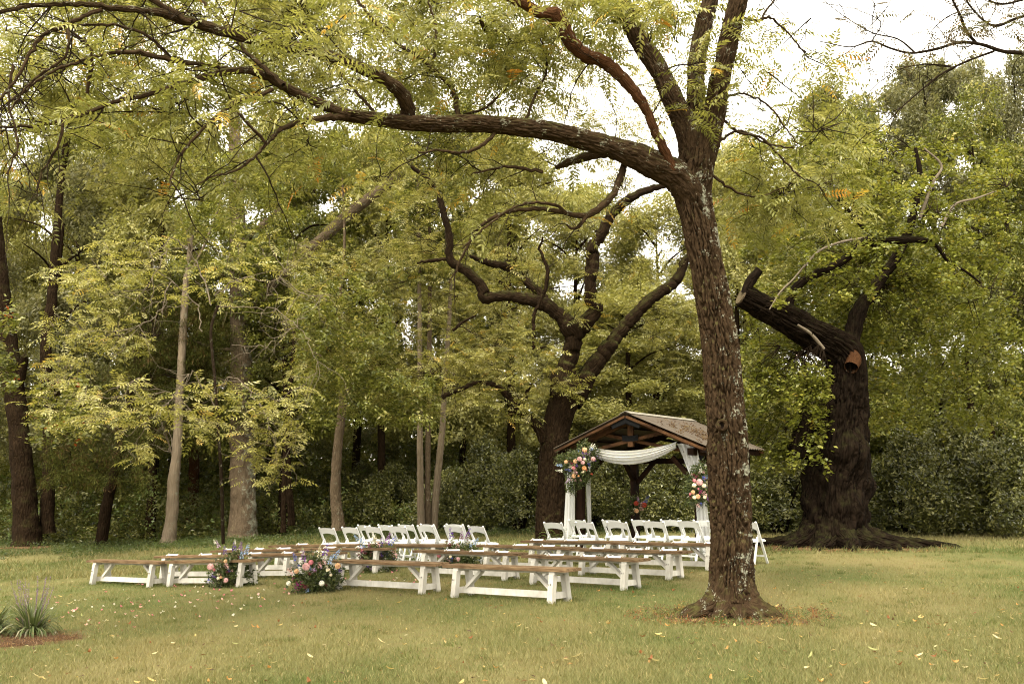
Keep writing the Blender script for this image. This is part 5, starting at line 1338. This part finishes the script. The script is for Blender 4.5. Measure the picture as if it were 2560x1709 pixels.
# fern at the foot of the forked walnut
g = G(1373, 1350, True); g = Vector((g.x, 21.75, float(gz(g.x, 21.75))))
fo = empty('fern', g, 0, 'feathery green fern at the foot of the forked walnut beside the drape', 'plant')
for i in range(22):
    a = i * .2856 * 1.0; a = i / 22 * 6.283; r2 = rng.uniform(.8, 1.15); mb = MB(); N = 15
    for j in range(N):
        s = j / N * .55 * r2; z = .1 + .62 * math.sin(min(j / N * 2.2, 2.6)) * (.55 + .3 * (i % 3) / 2) * r2
        for sd in (-1, 1):
            p = np.array([math.cos(a) * s, math.sin(a) * s, z]); tng = np.array([-math.sin(a), math.cos(a), 0]) * sd
            mb.add(leafq(p, tng + np.array([math.cos(a), math.sin(a), -.3]) * .35, np.array([0, 0, 1.]), .10 * math.sin((j + 1.5) / (N + 2) * 3.14) + .015, .035, 0), [[0, 1, 2], [0, 2, 3]], np.array((.12, .17, .04)) * rng.uniform(.7, 1.3))
    mb.build('frond', M_LEAF, fo)

# ------------------------------------------------------------------ lilyturf clumps and mulch at lower left
def clump(px, py, lab, s=1.0, seed=0):
    g = G(px, py); o = empty('lilyturf_clump', g, 0, lab, 'plant', None); r = np.random.default_rng(seed)
    mb = MB()
    for i in range(230):
        a = r.random() * 6.283; L = r.uniform(.28, .52) * s; lean = r.uniform(.25, 1.5); w = .0085
        p = np.array([math.cos(a), math.sin(a), 0]) * r.uniform(0, .10) * s; pts = []
        el = math.pi / 2 - lean * .45
        for k in range(6):
            pts.append(p.copy()); dd = np.array([math.cos(a) * math.cos(el), math.sin(a) * math.cos(el), math.sin(el)]); p = p + dd * L / 5; el -= lean * .42
        pts = np.array(pts); pts[:, 2] = np.maximum(pts[:, 2], .004)
        sd = np.array([-math.sin(a), math.cos(a), 0]); ws = w * np.array([.7, 1, 1, .9, .6, .1]) * r.uniform(.8, 1.3)
        v = np.stack([pts - sd * ws[:, None], pts + sd * ws[:, None]], 1).reshape(-1, 3)
        c = np.array([(.065, .085, .028), (.10, .12, .045), (.22, .21, .13)][r.choice(3, p=[.5, .35, .15])]) * r.uniform(.8, 1.2)
        mb.add(v, [[2 * k, 2 * k + 1, 2 * k + 3, 2 * k + 2] for k in range(5)], c)
    mb.build('leaf_blades', M_GRASS, o, kind='stuff')
    for i in range(17):
        a = r.random() * 6.283; ln = r.uniform(0, .38); L = r.uniform(.50, .66) * s; b = MB()
        t = np.array([math.cos(a) * ln, math.sin(a) * ln, 1]); t /= np.linalg.norm(t); p0 = np.array([math.cos(a), math.sin(a), 0]) * .05
        tube(b, [p0, p0 + t * L * .6, p0 + t * L], [.003, .0025, .001], seg=4, step=.08, col=(.16, .11, .12), cap=False)
        for j in range(26):
            q = p0 + t * L * (.55 + .45 * j / 26); b.add(leafq(q, r.normal(0, 1, 3), r.normal(0, 1, 3), .014, .011), [[0, 1, 2], [0, 2, 3]], np.array((.26, .17, .30)) * r.uniform(.7, 1.2))
        b.build('flower_spike', M_PETAL, o)
    return o
clump(72, 1458, 'lilyturf clump with purple flower spikes, whole, on the mulch at lower left', 1.12, 1)
clump(-26, 1462, 'lilyturf clump cut by the left edge of the picture', 1.1, 2)
def patch(name, c, rx, ry, m, h=.012, seed=0, lab=None):
    r = np.random.default_rng(seed); n = 40; rings = 7; V = [(c.x, c.y, float(gz(c.x, c.y)) + h)]; F = []
    th = np.linspace(0, 2 * np.pi, n, endpoint=False); wob = 1 + .16 * np.sin(3 * th + r.random() * 6) + .10 * np.sin(7 * th + 1) + r.normal(0, .05, n)
    for k in range(1, rings + 1):
        for i in range(n):
            t = k / rings; x = c.x + math.cos(th[i]) * rx * t * wob[i]; y = c.y + math.sin(th[i]) * ry * t * wob[i]
            V.append((x, y, float(gz(x, y)) + h * (1 - t ** 3) - (.02 if k == rings else 0) + r.uniform(0, .006)))
    for i in range(n): F.append([0, 1 + i, 1 + (i + 1) % n])
    mb = MB(); mb.add(V, F)
    F4 = [[1 + (k - 1) * n + i, 1 + k * n + i, 1 + k * n + (i + 1) % n, 1 + (k - 1) * n + (i + 1) % n] for k in range(1, rings) for i in range(n)]
    mb.F.append(np.array(F4)); 
    return mb.build(name, m, kind='structure', smooth=True)
patch('mulch_bed', Vector((MUL.x - .35, MUL.y - .05, 0)), 1.0, .42, M_MULCH, .03, 4)
patch('bare_soil', Vector((WAL.x + .1, WAL.y - .1, 0)), .95, .75, M_SOIL, .014, 5)
patch('bare_soil', Vector((BIG.x, BIG.y - .2, 0)), 2.3, 1.5, M_SOIL, .02, 6)
patch('bare_soil', Vector((G(62, 1255).x, G(62, 1255).y, 0)), .9, .7, M_SOIL, .02, 7)
mb = MB(); n = 900; a = rng.random(n) * 6.283; r_ = np.sqrt(rng.random(n)); x = MUL.x - .35 + np.cos(a) * r_ * 1.05; y = MUL.y - .05 + np.sin(a) * r_ * .6
leaves(mb, np.stack([x, y, gz(x, y) + .03], 1), 'needle', [((.17, .085, .035), 3), ((.09, .045, .022), 3), ((.34, .2, .1), 1)], .25, flat=.8)
for c, rr, n in ((WAL, 1.3, 420), (BIG, 2.6, 600)):
    a = rng.random(n) * 6.283; r_ = np.sqrt(rng.random(n)) * rr; x = c.x + np.cos(a) * r_; y = c.y + np.sin(a) * r_ * .8 - .1
    leaves(mb, np.stack([x, y, gz(x, y) + .02], 1), 'holly', [((.22, .10, .035), 3), ((.10, .045, .02), 3), ((.36, .24, .08), 1), ((.08, .12, .03), 2)], .42, flat=.7)
mb.build('leaf_litter', M_LEAF, kind='stuff')

# ------------------------------------------------------------------ petals and fallen leaves
def flake(name, c, L, w, seed, curl=.35):
    r = np.random.default_rng(seed); mb = MB(); n = 6; V = []
    for i in range(n):
        t = i / (n - 1); ww = w * math.sin(math.pi * (t * .86 + .07)) ** .7; z = curl * L * (t - .5) ** 2 * 2 + .003; x = (t - .5) * L
        V += [(x, -ww / 2, z + ww * .25), (x, r.uniform(-.002, .002), z), (x, ww / 2, z + ww * .3 * r.uniform(.4, 1.2))]
    F = [[3 * i + j, 3 * i + j + 1, 3 * i + j + 4, 3 * i + j + 3] for i in range(n - 1) for j in range(2)]
    mb.add(V, F, c); return mb.mesh(name, M_PETAL)
PM = {k: [flake('petal', np.array(c) * f, .052, .042, s, .9) for s, f in ((1, 1), (2, .85))] for k, c in (('pink', (.58, .20, .24)), ('white', (.62, .58, .48)), ('blush', (.74, .45, .40)))}
def scatter_px(n, x0, x1, y0, y1, fn=None):
    out = []
    while len(out) < n:
        x, y = rng.uniform(x0, x1), rng.uniform(y0, y1)
        if fn and not fn(x, y): continue
        out.append(G(x, y, True))
    return out
band = lambda x, y: abs(y - (1565 - .135 * x) ) < 60 * rng.random() ** .6
pts = scatter_px(110, 120, 860, 1455, 1600, band) + scatter_px(34, 860, 1080, 1425, 1465) + scatter_px(8, 0, 200, 1500, 1560)
for i, g in enumerate(pts):
    k = ('white', 'pink', 'blush')[int(rng.choice(3, p=[.45, .33, .22]))]
    far = g.y > 17.3
    o = link('petal', PM[k][int(rng.integers(0, 2))], None, f"{ {'white': 'creamy white', 'pink': 'bright pink', 'blush': 'pale blush'}[k] } petal dropped on the grass {'between the second aisle arrangements' if far else 'before the aisle'}", 'petal', f"{k} petals {'along the aisle' if far else 'on the front lawn'}")
    o.location = (g.x, g.y, g.z + .022); o.rotation_euler = (rng.uniform(-.5, .5), rng.uniform(-.5, .5), rng.random() * 6.28); o.scale = (rng.uniform(.6, 1.05),) * 3
LM = [flake('fallen_leaf', c, L, w, s, cu) for s, (c, L, w, cu) in enumerate((((.50, .36, .14), .085, .030, .4), ((.42, .22, .07), .075, .034, .7), ((.22, .09, .035), .070, .036, .9), ((.52, .44, .24), .10, .036, .3), ((.30, .30, .12), .11, .034, .3), ((.10, .05, .025), .06, .03, 1.0)))]
LN = ['straw yellow', 'orange', 'rusty brown', 'pale cream', 'dull green', 'dark brown']
pts = scatter_px(110, -20, 2580, 1560, 1720) + scatter_px(70, 0, 2560, 1470, 1580)
for i, g in enumerate(pts):
    k = int(rng.choice(6, p=[.28, .2, .17, .15, .08, .12]))
    nr = 'in the nearest grass' if g.y < 10.6 else ('on the lawn before the benches' if g.x < 2 else 'on the lawn right of the walnut')
    o = link('fallen_leaf', LM[k], None, f'{LN[k]} fallen leaf {nr}', 'leaf', f'{LN[k]} fallen leaves {nr}')
    o.location = (g.x, g.y, g.z + .028); o.rotation_euler = (rng.uniform(-.5, .5), rng.uniform(-.5, .5), rng.random() * 6.28); o.scale = (rng.uniform(.45, 1.0),) * 3
mb = MB(); n = 2000; y = rng.uniform(8.8, 27, n); x = (rng.random(n) * 2 - 1) * y * .55
V = np.stack([x, y, gz(x, y) + .022], 1); RM = rotmats(n, .7); base = np.array(leafq(np.zeros(3), np.array([1., 0, 0]), np.array([0, 0, 1.]), .055, .022, .3))
vv = np.einsum('nij,vj->nvi', RM, base) * rng.uniform(.5, 1.3, n)[:, None, None] + V[:, None, :]
cc = np.array([(.34, .26, .11), (.28, .15, .05), (.15, .07, .03), (.08, .045, .03), (.38, .33, .19)])[rng.choice(5, n, p=[.3, .22, .2, .13, .15])]
mb.add(vv.reshape(-1, 3), (np.array([[0, 1, 2], [0, 2, 3]])[None] + (np.arange(n) * 4)[:, None, None]).reshape(-1, 3), np.repeat(cc, 4, 0))
mb.build('small_fallen_leaves', M_PETAL, kind='stuff')
